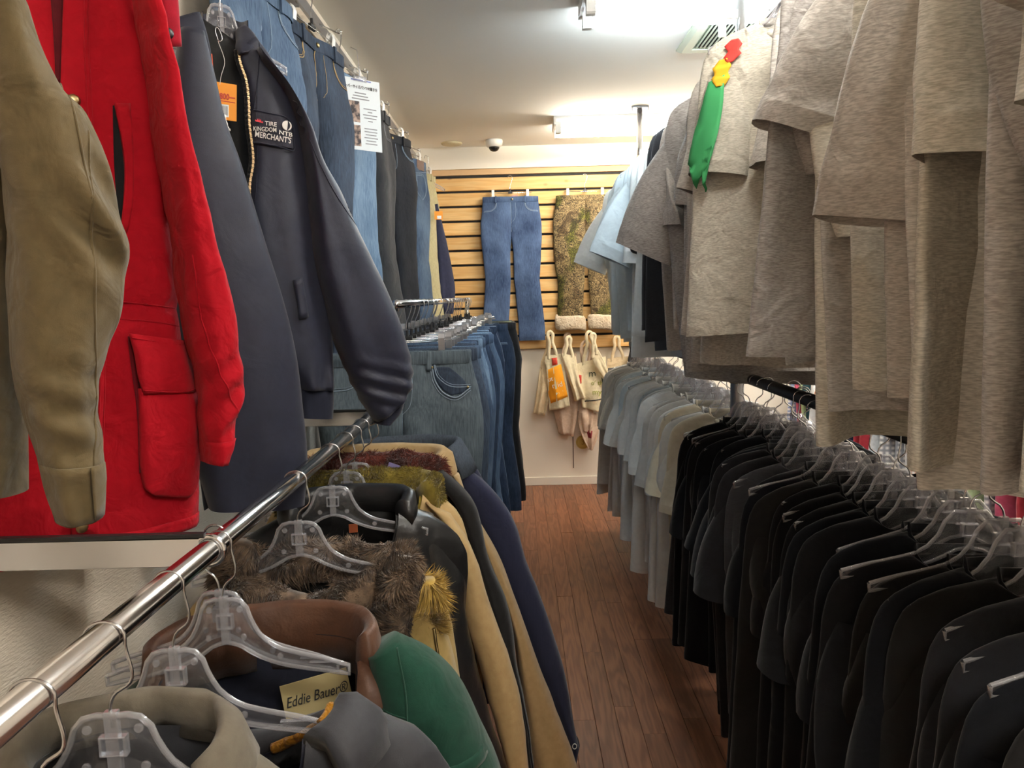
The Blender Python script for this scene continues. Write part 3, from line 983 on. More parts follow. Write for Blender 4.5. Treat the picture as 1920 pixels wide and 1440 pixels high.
# ------------------------------------------------------------------ trousers
def pants_parts(seed, wh=.20, hip=.235, Lp=1.06, crotch=.27, hem=.105, th=.03, wave=.008, rows=30, n=30, knee=.115, gap=.02, wk=(15, .006), flare=0.0):
    r = np.random.default_rng(seed)
    zk = [0, .04, .12, .2, crotch, crotch + .12, .62, Lp * .9, Lp]
    outer = [wh, wh + .006, hip - .012, hip, hip - .002, hip - .012 + flare * .2, hip - .03 + flare * .5, gap + 2 * hem + flare * .9, gap + 2 * hem + flare]
    inner = [-.004, -.004, -.004, -.003, .0, .012, gap + outer[6] - gap - 2 * knee if outer[6] - 2 * knee > .005 else .012, gap + flare * .3, gap + flare * .35]
    thk = [.016, .018, .028, th * 1.15, th * 1.2, th, th * .9, th * .85, th * .85]
    zz = np.concatenate([np.linspace(0, .3, 12), np.linspace(.3, Lp - .03, rows - 14)[1:], [Lp - .022, Lp - .0215, Lp]])
    o_, i_, t_ = np.interp(zz, zk, outer), np.interp(zz, zk, inner), np.interp(zz, zk, thk)
    th_ = np.arange(n) * 2 * math.pi / n
    cs, ss = sgp(np.cos(th_), .85), sgp(np.sin(th_), .8)
    out = []
    ph = r.random(6) * 6.28
    for s in (-1, 1):
        P = np.zeros((len(zz), n, 3))
        c, a = (o_ + i_) / 2, (o_ - i_) / 2
        P[..., 0] = c[:, None] + a[:, None] * cs
        P[..., 1] = t_[:, None] * ss
        P[..., 2] = -zz[:, None]
        P[..., 0] *= s
        lp = np.clip(zz / .25, 0.2, 1)[:, None]
        P[..., 1] += wave * lp * np.sin(14 * P[..., 0] + ph[0] + 2.2 * zz[:, None]) + wave * .5 * np.sin(31 * P[..., 0] + ph[1] - 1.4 * zz[:, None])
        q = wr(P * [1, .5, 1.3], seed + 2 + s, wk[0], wk[1]) * np.clip(zz / .06, 0, 1)[:, None]
        P[..., 1] += q
        P[..., 0] += q * .3
        out.append(P)
    return out, ss < .05


def pants_meshes(seed, **kw):
    (A, B), mk_ = pants_parts(seed, **kw)
    v1, f1 = loft(A); v2, f2 = loft(B)
    f1 = [q[::-1] for q in f1]
    legs = mesh('legs', *join((v1, f1), (v2, f2)))
    sf = Surf(np.concatenate([A[:, mk_], B[:, mk_]], 1), np.ones(2 * mk_.sum(), bool))
    bk = Surf(np.concatenate([A[:, ~mk_], B[:, ~mk_]], 1), np.ones(2 * (~mk_).sum(), bool))
    wh = kw.get('wh', .20)
    # waistband ring
    th_ = np.linspace(0, 2 * math.pi, 44, endpoint=False)
    cu, su = sgp(np.cos(th_), .55), np.sin(th_)
    prof = [(.0045, -.040), (.006, -.037), (.006, -.003), (.003, .001), (-.001, .001), (-.002, -.036)]
    P = []
    for c_, s_ in zip(cu, su):
        u = wh * c_
        P.append([[u + np.sign(c_) * o * (abs(c_) > .9), float((sf if s_ < 0 else bk).w([(np.clip(u, -wh * .97, wh * .97), -.02)])[0]) * (1 if abs(c_) < .97 else .3) + (-o if s_ < 0 else o), z] for o, z in prof])
    P = np.array(P)
    band = mesh('waistband', *loft(np.concatenate([P, P[:1]]).transpose(1, 0, 2), False))
    loops = []
    for u in (-.11, .11):
        w = float(sf.w([(u, -.02)])[0])
        loops.append(mesh('belt_loop', *xbox(u - .006, u + .006, w - .012, w - .004, -.047, .004, .002), False))
    st = []
    for s in (-1, 1):
        p = [(s * .105, -.042), (s * .112, -.075), (s * .14, -.102), (s * (wh - .0), -.112)]
        st.append(line(sf, p, .0016, .002, 22))
        st.append(line(sf, [(s * .108, -.042), (s * .117, -.071), (s * .143, -.096), (s * (wh - .002), -.105)], .0009, .002, 22))
    st.append(line(sf, [(.035, -.045), (.036, -.12), (.024, -.17), (.0, -.195)], .0009, .003, 20))
    st.append(line(sf, [(.0, -.04), (.002, -.15), (.0, -.26)], .0014, .004, 20))
    stitch = mesh('stitching', *join(*st))
    bst = []
    for s in (-1, 1):
        for e in (0, .006):
            bst.append(line(bk, [(s * (.035 + e), -.09 - e), (s * (.037 + e), -.2), (s * .10, -.235 + e), (s * (.163 - e), -.2), (s * (.165 - e), -.09 - e), (s * (.035 + e), -.09 - e)], .001, -.002, 60))
    bst.append(line(bk, [(-wh, -.058), (0, -.085), (wh, -.058)], .001, -.002, 40))
    return dict(legs=legs, band=band, loops=loops, stitch=stitch, back=mesh('back_pocket_stitching', *join(*bst)), sf=sf, bk=bk)


def mos(*a):
    o = mo(*a); o['kind'] = 'stuff'
    return o


def tag_st(o):
    o['kind'] = 'stuff'
    return o


def place_pants(label, loc, yaw, PM, m, thread, group, back=False, loops=False, name='jeans', button=True, s=1.0):
    t = thing(name, label, 'jeans' if name == 'jeans' else 'trousers', loc, yaw + (math.pi if back else 0), group)
    t.scale = (s, s, s)
    ob('legs', PM['legs'], m, t)
    ob('waistband', PM['band'], m, t)
    if thread is not None:
        tag_st(ob('stitching', PM['stitch'], thread, t))
        if back: tag_st(ob('back_pocket_stitching', PM['back'], thread, t))
    if loops:
        for l in PM['loops']: ob('belt_loop', l, m, t)
    if button and not back:
        mo('button', snap(PM['sf'], (.012, -.02), .008, .006), MAT['brass'], t)
    return t


def clip_hanger_meshes(w=.13, h=.125):
    r = .015; cz = h - r
    pts = [(0, 0, .0), (0, 0, h * .45), (.006, 0, h * .55)]
    for a in np.linspace(-.2, math.pi * 1.02, 12): pts.append((r * 1.15 * math.cos(a), 0, cz + r * math.sin(a)))
    hook = tube(resamp(np.array(pts), 20), .0017, 6)
    blk = join(xbox(-.016, .016, -.006, .006, -.008, .010, .003), lathe([(.001, .03), (.0045, .028), (.0055, .008), (.001, .008)], 10))
    bar = join(cyl((-w - .03, 0, 0), (w + .03, 0, 0), .0018, 6), cyl((-w - .03, -.006, -.004), (w + .03, -.006, -.004), .0013, 5))
    clip = []
    for s in (-1, 1):
        c = []
        for q in (-1, 1):
            prof = [(.012 * q, -.052), (.0035 * q, -.040), (.0075 * q, -.012), (.010 * q, .008), (.008 * q, .016)]
            P = np.array([[[s * w - .010, a, b], [s * w + .010, a, b], [s * w + .010, a + .0022 * q, b], [s * w - .010, a + .0022 * q, b]] for a, b in
                          [(.0125 * q, -.050), (.006 * q, -.036), (.009 * q, -.012), (.011 * q, .006), (.006 * q, .019), (.002 * q, .024)]])
            c.append(loft(P, True, True, True))
        c.append(cyl((s * w - .011, 0, -.004), (s * w + .011, 0, -.004), .004, 8))
        clip.append(join(*c))
    return dict(hook=mesh('hook', *hook), block=mesh('swivel_block', *blk, False), bar=mesh('bar', *bar), clips=[mesh('clip', *c, False) for c in clip])


CH = clip_hanger_meshes()


def clip_hanger(label, loc, yaw, group, clipmat=None, name='clip_hanger', s=1.0):
    t = thing(name, label, 'hanger', loc, yaw, group)
    t.scale = (s, s, s)
    ob('hook', CH['hook'], MAT['steel'], t)
    ob('swivel_block', CH['block'], MAT['black_plastic'], t)
    ob('bar', CH['bar'], MAT['chrome'], t)
    for c in CH['clips']: ob('clip', c, clipmat or MAT['grey_metal'], t)
    return t


# ------------------------------------------------------------------ left wall: hang bar
bar = thing('wall_hang_bar', 'long grey flat hang bar on brackets along the left wall', 'clothes rail', (XL, 0, 0))
BX, BZ = -.70, 2.50
mo('bar', cbox(BX - XL - .006, BX - XL + .006, .2, 5.5, BZ - .022, BZ + .022, .002), MAT['grey_metal'], bar, False)
for y in (.9, 1.75, 2.6, 3.45, 4.3, 5.15):
    b_ = mo('bracket', join(xbox(0.001, BX - XL, y - .006, y + .006, BZ - .03, BZ + .0, .002), xbox(.0, .006, y - .02, y + .02, BZ - .08, BZ + .05, .002)), MAT['grey_metal'], bar, False)
    mo('wall_upright', xbox(.001, .012, y - .012, y + .012, 1.3, ZC - .04, .002), MAT['grey_metal'], bar, False)

# wall trousers
PV = [pants_meshes(11, wk=(14, .007)), pants_meshes(12, wh=.21, hip=.25, hem=.115, wk=(13, .008)), pants_meshes(13, wh=.195, hip=.235, wave=.014, hem=.11), pants_meshes(14, wh=.20, hip=.24, wave=.018, hem=.12, wk=(12, .008)), pants_meshes(15, wh=.215, hip=.26, hem=.125, wave=.02)]
khaki = fabric('pale khaki twill', '#b3ab85', '#a09875', jitter=0)
blacktrouser = fabric('black twill', '#26272b', '#1e1f22', jitter=.1, streak=(1, 1, .1), cscale=200)
WALLP = [
    ('jeans', 'mid blue jeans with pale seams on the left wall, first behind the navy jacket', 2.02, DEN['mid'], MAT['pale_thread'], 1, False, 84),
    ('jeans', 'grey-blue jeans on the left wall, between mid blue and light blue jeans', 2.46, DEN['slate'], MAT['thread'], 0, False, 78),
    ('jeans', 'light blue faded jeans on the left wall beside the paper sign', 2.84, DEN['light'], MAT['pale_thread'], 2, False, 74),
    ('trousers', 'black trousers hanging directly under the paper sign', 3.32, blacktrouser, MAT['grey_print'], 3, False, 72),
    ('jeans', 'black jeans with pale stitching hanging beyond the paper sign', 3.86, DEN['blackd'], MAT['pale_thread'], 1, False, 70),
    ('jeans', 'blue jeans hung back to front with brown leather patch on the left wall', 4.52, DEN['mid'], MAT['pale_thread'], 0, True, 68),
    ('trousers', 'pale khaki trousers on the left wall next to the slat wall', 5.05, khaki, None, 3, False, 66),
]
for nm, lab, y, m, thr, pv, back, yw in WALLP:
    a = R_(yw)
    pz = 2.325
    px_ = -.655 if yw > 80 else -.625
    p = place_pants(lab, (px_, y, pz), a, PV[pv], m, thr, None, back, True, nm)
    if back:
        mo('leather_patch', patch(Surf(np.array([[(u, .012 if 1 else 0, z) for u in np.linspace(-.2, .2, 9)] for z in np.linspace(-.12, .02, 8)]) * [1, -1, 1], np.ones(9, bool)), [(.06, -.002), (.06, -.06)], [(.145, -.002), (.145, -.06)], .012, 6, 6), MAT['leather_patch'], p, False, rot=(0, 0, math.pi))
    clip_hanger('clip hanger holding the ' + ' '.join(lab.split()[:2]) + (' trousers' if nm == 'trousers' else ' pair') + ' at %s' % {2.02: 'the navy jacket', 2.46: 'the second wall peg', 2.84: 'the paper sign edge', 3.32: 'the paper sign', 3.86: 'the middle of the bar', 4.52: 'the brown leather patch', 5.05: 'the slat wall'}[y],
                (px_, y, pz + .03), a, 'clip hangers on the left wall bar', MAT['white_plastic'])
    # peg that carries the hanger off the bar
    mo('peg', tube([(BX - XL, y, BZ), (BX - XL + .02, y, BZ - .01), (px_ - XL, y, BZ - .035), (px_ - XL + .012, y, BZ - .028)], .003, 6), MAT['chrome'], bar)

# paper sign
so = U(674, 148, Y=2.74)
sg = thing('paper_sign', 'white printed paper sign with two photos hung from the left wall bar', 'sign', so, R_(42))
mo('sheet', xbox(-.080, .080, -.001, .001, -.245, 0, .0004), MAT['paper'], sg, False)
text('title_lettering', 'オーバーサイズパンツの履き方', .0125, (0, -.0022, -.030), MAT['black_print'], sg, sx=.80)
for w_, z_ in ((.045, -.049), (.06, -.059), (.07, -.069)):
    mo('text_line', box(-w_ / 2, w_ / 2, -.0018, -.0012, z_ - .002, z_ + .0016), MAT['grey_print'], sg, False)
for k in range(11):
    z_ = -.100 - .0105 * k if k < 5 else -.168 - .0105 * (k - 5)
    w_ = [.052, .018, .058, .05, .018, .052, .052, .044, .055, .04, .048][k]
    mo('text_line', box(.036 - w_ / 2, .036 + w_ / 2, -.0018, -.0012, z_ - .0015, z_ + .0015), MAT['grey_print'], sg, False)
mo('photo', box(-.066, -.006, -.0019, -.0011, -.150, -.078), MAT['photo'], sg, False)
mo('photo', box(-.066, -.006, -.0019, -.0011, -.232, -.160), MAT['photo'], sg, False)
mo('header_line', box(-.035, .045, -.0018, -.0011, -.007, -.003), MAT['blue_print'], sg, False)
mo('clip', join(xbox(-.026, .026, -.004, .004, -.010, .010, .002), tube([(0, 0, .008), (0, 0, .05), (0, .01, .10), (0, .05, .12)], .0015, 5)), MAT['clear_rim'], sg)

# ------------------------------------------------------------------ jeans on the slat wall
WY = YB - .036
wj = pants_meshes(31, wh=.205, hip=.232, Lp=1.085, crotch=.30, hem=.098, knee=.105, gap=.035, th=.022, wave=.006, rows=40, n=36, wk=(20, .006), flare=.01)
c = U(957, 369, Y=WY - .04)
p = place_pants('blue faded jeans hanging flat on the pine slat wall', c, R_(2), wj, DEN['wall'], MAT['pale_thread'], None, False, True)
mo('inner_label', box(.01, .055, -.004, .002, -.008, .012), plain('red white label', '#b88a80', .7), p, False)
clip_hanger('chrome hanger with two clips holding the blue jeans on the slat wall', (c.x, c.y, c.z + .03), 0, None, MAT['white_plastic'])
ctx = bpy.data.materials.new('camouflage print'); ctx.use_nodes = True


def camo():
    m, t, b = nt('woodland print cloth')
    L = t.links.new
    tc = N(t, 'ShaderNodeTexCoord')
    n1 = N(t, 'ShaderNodeTexNoise'); n1.inputs['Scale'].default_value = 9; n1.inputs['Detail'].default_value = 5; n1.inputs['Distortion'].default_value = 1.5
    n2 = N(t, 'ShaderNodeTexNoise'); n2.inputs['Scale'].default_value = 48; n2.inputs['Detail'].default_value = 4; n2.inputs['Distortion'].default_value = 3.0
    n3 = N(t, 'ShaderNodeTexNoise'); n3.inputs['Scale'].default_value = 7; n3.inputs['Detail'].default_value = 2
    mp = N(t, 'ShaderNodeMapping'); mp.inputs['Scale'].default_value = (1, 1, .6); mp.inputs['Location'].default_value = (3, 1, 5)
    for n in (n1, n2): L(tc.outputs['Object'], n.inputs['Vector'])
    L(tc.outputs['Object'], mp.inputs[0]); L(mp.outputs[0], n3.inputs['Vector'])
    r1 = N(t, 'ShaderNodeValToRGB')
    r1.color_ramp.elements[0].position = .35; r1.color_ramp.elements[0].color = (*srgb('#1e1a10'), 1)
    r1.color_ramp.elements[1].position = .66; r1.color_ramp.elements[1].color = (*srgb('#94815c'), 1)
    e = r1.color_ramp.elements.new(.48); e.color = (*srgb('#55462c'), 1)
    L(n2.outputs[0], r1.inputs[0])
    r2 = N(t, 'ShaderNodeValToRGB')
    r2.color_ramp.elements[0].position = .52; r2.color_ramp.elements[0].color = (0, 0, 0, 1)
    r2.color_ramp.elements[1].position = .6; r2.color_ramp.elements[1].color = (1, 1, 1, 1)
    L(n3.outputs[0], r2.inputs[0])
    mx = N(t, 'ShaderNodeMix', data_type='RGBA', blend_type='MULTIPLY')
    L(r2.outputs[0], mx.inputs[0]); L(r1.outputs[0], mx.inputs[6]); mx.inputs[7].default_value = (*srgb('#a8c060'), 1)
    r3 = N(t, 'ShaderNodeValToRGB')
    r3.color_ramp.elements[0].position = .38; r3.color_ramp.elements[0].color = (*srgb('#8a7450'), 1)
    r3.color_ramp.elements[1].position = .46; r3.color_ramp.elements[1].color = (1, 1, 1, 1)
    L(n1.outputs[0], r3.inputs[0])
    mx2 = N(t, 'ShaderNodeMix', data_type='RGBA', blend_type='MULTIPLY'); mx2.inputs[0].default_value = .8
    L(mx.outputs[2], mx2.inputs[6]); L(r3.outputs[0], mx2.inputs[7])
    L(mx2.outputs[2], b.inputs['Base Color']); b.inputs['Roughness'].default_value = .9
    return m


cw = pants_meshes(33, wh=.215, hip=.245, Lp=.97, crotch=.42, hem=.096, knee=.11, gap=.03, th=.026, wave=.012, rows=36, n=30, wk=(14, .007))
c2 = U(1097, 366, Y=WY - .045)
p = place_pants('woodland camouflage trousers with rolled fleece cuffs on the slat wall', c2, 0, cw, camo(), None, None, False, False, 'trousers', False)
fleece = fabric('cream fleece', '#d8ccb8', '#b9a68c', cscale=30, wrinkle=.6, wscale=60, jitter=0)
for s in (-1, 1):
    cx = s * (.03 + .096)
    th_ = np.linspace(0, 2 * math.pi, 40, endpoint=False)
    rows_ = []
    for ou, z in [(0.0, .06), (.012, .066), (.020, .05), (.022, .01), (.020, -.03), (.012, -.045), (.0, -.04)]:
        ring = np.stack([cx + (.098 + ou) * sgp(np.cos(th_), .6), (.026 + ou) * np.sin(th_) + 0 * th_, -.965 + z + .004 * np.sin(3 * th_ + s) - .006 * np.cos(th_)], -1)
        rows_.append(ring)
    Q = np.array(rows_); Q += (wr(Q, 77 + s, 40, .004))[..., None]
    mo('rolled_cuff', loft(Q), fleece, p)
clip_hanger('chrome hanger with two white clips holding the camouflage trousers', (c2.x, c2.y, c2.z + .03), 0, None, MAT['white_plastic'])

# ------------------------------------------------------------------ tote bags
canvas = [fabric('cream canvas', '#eadfbf', '#dccfaf', jitter=.04, wrinkle=.5, wscale=14), fabric('sand canvas', '#d6c2a0', '#c6b18e', jitter=.04, wrinkle=.5, wscale=14), fabric('pinkish canvas', '#d3bba6', '#c4aa94', jitter=.04, wrinkle=.5, wscale=14)]
orange = plain('orange print', '#f0a018', .8)
greenp = plain('olive green print', '#8c9430', .8)
dkgreen = plain('dark green print', '#39472f', .8)


def tote(label, top, Lp, Rp, y, m, seed, hang=True, fold=.012, th=.03, group='cream tote bags under the slat wall', lean=0):
    """top: pixel of the peg; Lp, Rp: left and right edges of the pouch"""
    o = U(top[0], top[1], Y=y)
    fr = Fr(o, R_(lean))
    t = thing('tote_bag', label, 'bag', o, R_(lean), group)
    L, Rr = fr.path(Lp), fr.path(Rp)
    P, mk_ = strip(L, Rr, [.006, th * .6, th, th, th * .5], 26, 34, 0, seed, (fold, 5), (14, .009))
    mo('pouch', loft(P, True, False, True), m, t)
    for q in (-1, 1):
        a, b = L[0], Rr[0]
        p0, p1 = a * .75 + b * .25, a * .25 + b * .75
        pts = np.array([[p0[0], q * .006, p0[1] - .03], [p0[0], q * .007, p0[1]], [p0[0] * .4, q * .008, p0[1] * .45], [-.012, q * .006, -.004], [0, q * .005, .004], [.012, q * .006, -.004], [p1[0] * .4, q * .008, p1[1] * .45], [p1[0], q * .007, p1[1]], [p1[0], q * .006, p1[1] - .03]])
        c_ = resamp(pts, 40)
        T = np.gradient(c_, axis=0); T /= np.linalg.norm(T, axis=1)[:, None]
        sd = np.cross(T, [0, 1, 0]); sd /= np.linalg.norm(sd, axis=1)[:, None] + 1e-9
        Q = np.stack([c_ - sd * .011 + [0, -.001, 0], c_ + sd * .011 + [0, -.001, 0], c_ + sd * .011 + [0, .001, 0], c_ - sd * .011 + [0, .001, 0]], 1)
        mo('handle', loft(Q, True, True, True), m, t)
    return t, fr, Surf(P, mk_)


def pegs(px, py, y):
    o = U(px, py, Y=y)
    return tube([(0, YB - .03 - o.y, .0), (0, 0, .0), (0, -.01, .012)], .0025, 6), o


tote('sand coloured tote bag behind the orange printed bag, hem sagging lowest', (1064, 626), [(1046, 668), (1034, 740), (1048, 812)], [(1080, 662), (1086, 740), (1076, 818)], WY - .03, canvas[2], 41)
tote('plain cream tote bag folded narrow at the left of the orange printed bag', (1033, 624), [(1012, 690), (1006, 740), (1000, 775)], [(1030, 668), (1036, 720), (1022, 778)], WY - .06, canvas[1], 42)
b1, fr, sf = tote('cream tote bag with big orange print and small red label', (1031, 622), [(1022, 668), (1026, 720), (1030, 770)], [(1050, 663), (1062, 710), (1069, 762)], WY - .10, canvas[0], 43, lean=-8)
mo('print_panel', patch(sf, fr.path([(1025, 694), (1028, 735), (1033, 756)]), fr.path([(1052, 682), (1060, 720), (1065, 743)]), .0015, 10, 8, thick=.001), orange, b1)
mo('red_label', patch(sf, fr.path([(1034.5, 671), (1036, 685)]), fr.path([(1044.5, 670), (1046, 683)]), .003, 4, 4, False, .001), MAT['red_print'], b1)
q = fr.uz(1040, 711); text('print_lettering', 'ut', .05, (q[0] - .03, float(sf.w([q])[0]) - .006, q[1] + .005), MAT['white_print'], b1, rot=(math.pi / 2, R_(-12), 0))
q = fr.uz(1048, 716); text('print_lettering', 'mid', .055, (q[0] - .01, float(sf.w([q])[0]) - .006, q[1] - .02), MAT['white_print'], b1, rot=(math.pi / 2, R_(-12), 0))
tote('cream tote bag with pointed fold between orange and green printed bags', (1066, 632), [(1052, 662), (1066, 710), (1078, 752)], [(1080, 668), (1088, 720), (1098, 745)], WY - .125, canvas[0], 44, lean=10)
b2, fr, sf = tote('cream tote bag with green lettering and dark stripe', (1105, 622), [(1080, 682), (1084, 725), (1092, 764)], [(1136, 668), (1140, 720), (1138, 776)], WY - .09, canvas[0], 45)
for body_, px, py, m_, sz in (('m', 1110, 700, dkgreen, .075), ('of the', 1121, 717, greenp, .048), ('my', 1118, 734, greenp, .06)):
    q = fr.uz(px, py); text('print_lettering', body_, sz, (q[0], float(sf.w([q])[0]) - .006, q[1]), m_, b2)
mo('dark_stripe', patch(sf, fr.path([(1126, 685), (1130, 752)]), fr.path([(1131, 684), (1136, 752)]), .0012, 12, 4, False, .0008), dkgreen, b2)
mo('print_line', patch(sf, fr.path([(1096, 751), (1096, 753)]), fr.path([(1138, 745), (1138, 747)]), .0012, 3, 12, False, .0008), MAT['black_print'], b2)
mo('red_label', patch(sf, fr.path([(1085, 702), (1086, 720)]), fr.path([(1090, 703), (1090, 718)]), .003, 4, 4, False, .001), MAT['red_print'], b2)
tote('cream tote bag flap corner folded over the green lettered bag', (1112, 626), [(1108, 668), (1118, 692), (1132, 712)], [(1122, 655), (1134, 680), (1146, 708)], WY - .15, canvas[0], 46, fold=.006, th=.012)
b3, fr, sf = tote('cream tote bag with small black lettering hanging beside the pole', (1156, 632), [(1138, 672), (1138, 720), (1140, 760)], [(1178, 668), (1182, 720), (1180, 760)], WY - .05, canvas[1], 47)
for k in range(4):
    mo('print_line', patch(sf, fr.path([(1140, 690 + 7 * k), (1140, 693 + 7 * k)]), fr.path([(1150, 689 + 7 * k), (1150, 692 + 7 * k)]), .0012, 3, 5, False, .0008), MAT['black_print'], b3)
tote('black tote bag with pink edge beside the far pole', (1186, 640), [(1176, 680), (1172, 700), (1170, 740)], [(1194, 660), (1200, 700), (1202, 740)], WY - .10, fabric('black canvas', '#26262a', jitter=0), 48, group=None)
b4, fr, sf = tote('sand tote bag hanging lowest with red round label, below the green lettered bag', (1100, 650), [(1082, 770), (1088, 810), (1104, 842)], [(1118, 775), (1124, 800), (1112, 844)], WY - .045, canvas[2], 49)
mo('red_label', patch(sf, fr.path([(1099, 806), (1103, 820)]), fr.path([(1110, 806), (1108, 820)]), .003, 5, 5, False, .001), plain('dark red label', '#8a2a34', .7), b4)
tote('sand tote bag with black line print hanging under the green lettered bag', (1098, 640), [(1088, 755), (1086, 775), (1090, 806)], [(1112, 757), (1112, 780), (1108, 812)], WY - .065, canvas[2], 50)
c = U(1093, 829, Y=YB - .006)
em = thing('round_sticker', 'round yellow sticker on the back wall below the totes', 'sticker', c)
mo('disc', lathe([(.001, -.003), (.052, -.003), (.055, 0), (.055, .004), (.001, .004)], 32, (0, 0, 0), 'y'), plain('yellow sticker', '#cdb765', .6), em, False)
mo('ring_print', tube(np.array([[.045 * math.cos(a), -.0035, .045 * math.sin(a)] for a in np.linspace(0, 6.283, 40)]), .0012, 5), plain('ochre ink', '#9a8434', .6), em)
text('mark_lettering', '3', .06, (0, -.0045, .0), plain('ochre ink', '#9a8434', .6), em)

# ------------------------------------------------------------------ jeans rack in the middle of the left side
JX, JZ = -.345, 1.485
jr = thing('jeans_rack', 'chrome rail crowded with clip hangers and jeans along the aisle', 'clothes rack', (JX, 0, 0))
mo('rail', cyl((0, 2.12, JZ), (0, 5.12, JZ), .0125, 14), MAT['chrome'], jr)
mo('wall_arm', xbox(XL - JX, .0, 2.16, 2.18, JZ - .02, JZ + .006, .003), MAT['chrome'], jr, False)
for y in (5.1,):
    po = mo('post', cyl((0, y, 0.02), (0, y, JZ), .0125, 12), MAT['chrome'], jr)
    mo('foot', join(cyl((-.16, y, .02), (.16, y, .02), .014, 10)), MAT['chrome'], po)
rj = random.Random(5)
jlist = []
y = 2.27
while y < 4.95:
    jlist.append(y); y += rj.uniform(.085, .105)
nj = len(jlist)
leather = plain('black leather', (.014, .014, .015), .42, bump=(40, .5))
camo_g = fabric('grey green camouflage', '#6f7a5c', '#26302a', cscale=22, cmix=1.0, jitter=0)
pre = ['teal', 'slate', 'mid', 'slate', 'mid', 'dark', 'light', 'mid', 'light', 'dark', 'mid', 'light', 'dark', 'mid', 'light', 'dark', 'mid', 'mid', 'dark', 'light', 'dark', 'mid', 'dark']
for i, y in enumerate(jlist):
    k = nj - 1 - i
    yaw = R_(rj.gauss(0, 5))
    z = JZ + .0125 - .125
    xo = JX + rj.gauss(0, .012) + (.0 if k > 6 else .02)
    if i == 0: xo = JX - .02; yaw = R_(6)
    clip_hanger('chrome clip hanger of the %s pair of trousers on the jeans rack' % (ORD[i] if i else 'nearest'), (xo, y, z), yaw, 'clip hangers on the jeans rack')
    if k == 1: m, lab, nm = leather, 'black leather trousers near the far end of the jeans rack', 'trousers'
    elif k == 0: m, lab, nm = DEN['dark'], 'dark navy jeans at the far end of the jeans rack', 'jeans'
    elif k == 2: m, lab, nm = camo_g, 'grey green camouflage trousers near the far end of the jeans rack', 'trousers'
    elif k == 3: m, lab, nm = blacktrouser, 'black trousers just before the camouflage pair on the jeans rack', 'trousers'
    else:
        kk = pre[i % len(pre)]
        nm = 'jeans'; m = DEN[kk]
        lab = '%s jeans on the jeans rack, %s from the near end' % ({'teal': 'grey-green tinted', 'slate': 'slate blue', 'mid': 'mid blue', 'light': 'light blue', 'dark': 'dark blue'}[kk], ORD[i])
    if i == 0:
        first_j = (xo, y, z - .032, yaw, lab)
        continue
    place_pants(lab, (xo + (.08 if k < 4 else .0), y, z - .032), yaw + (R_(4) if k < 3 else 0), PV[rj.randrange(5)], m, MAT['pale_thread'] if nm == 'jeans' else None, 'jeans on the jeans rack', False, False, nm, False, rj.uniform(.97, 1.06))

# nearest pair, modelled closer
fj = pants_meshes(61, wh=.215, hip=.25, Lp=1.08, crotch=.29, hem=.12, th=.035, wave=.014, rows=46, n=48, wk=(13, .009))
xo, y, z, yaw, lab = first_j
p = place_pants('grey-green tinted wide jeans, nearest on the jeans rack', (xo, y, z), yaw, fj, DEN['teal'], MAT['pale_thread'], None, False, False)
sf = fj['sf']
mo('front_pocket', patch(sf, [(.102, -.05), (.108, -.085), (.128, -.118), (.155, -.135)], [(.15, -.05), (.18, -.075), (.20, -.10), (.2, -.128)], .001, 16, 12, thick=.001), DEN['slate'], p)
mo('pocket_edge', join(line(sf, [(.098, -.045), (.106, -.09), (.128, -.125), (.165, -.142), (.212, -.115)], .0022, .003, 40), line(sf, [(.092, -.045), (.100, -.094), (.125, -.133), (.165, -.150), (.214, -.122)], .0012, .002, 40)), MAT['pale_thread'], p)
mo('belt_loop', join(patch(sf, [(.085, .0), (.082, -.06)], [(.098, .0), (.096, -.06)], .006, 8, 4, False, .002)), DEN['teal'], p)
mo('rivet', snap(sf, (.205, -.112), .004, .003), MAT['brass'], p)
mo('rivet', snap(sf, (.099, -.05), .004, .003), MAT['brass'], p)

# ------------------------------------------------------------------ coats on the left wall
def edge_tube(path3, r, n=6): return tube(path3, r, n)


# olive coat
fo = Fr(U(110, 500, Y=.82), R_(38))
oc = thing('coat', 'olive green canvas coat at the left picture edge, sleeve hanging over the red coat', 'coat', fo.o, fo.yaw)
P, k_ = strip(fo.path([(-330, -140), (-330, 300), (-330, 940)]), fo.path([(15, -60), (50, 150), (70, 400), (62, 700), (60, 932)]), [.05, .07, .06], 40, 40, .05, 301, (.008, 4), (9, .008))
mo('body', loft(P, True, True, False), MAT['olive'], oc)
P2 = P.copy(); P2[..., 0] = P2[:, :, 0].mean(1)[:, None] + (P2[..., 0] - P2[:, :, 0].mean(1)[:, None]) * .97; P2[..., 1] = .05 + (P2[..., 1] - .05) * .85
mo('lining', loft(P2), MAT['olive_lining'], oc)
Lp = [(-70, -120), (-40, 100), (-14, 300), (2, 480), (22, 700), (58, 850), (88, 957)]
Rp = [(0, -120), (20, 0), (43, 60), (83, 160), (110, 207), (140, 233), (162, 273), (187, 340), (205, 400), (217, 465), (216, 520), (208, 585), (186, 640), (168, 740), (175, 800), (177, 850), (175, 945)]
P, k_ = strip(fo.path(Lp), fo.path(Rp), [.05, .06, .055, .05, .042], 90, 56, -.05, 302, (.005, 3), (22, .0105))
z_ = P[..., 2]
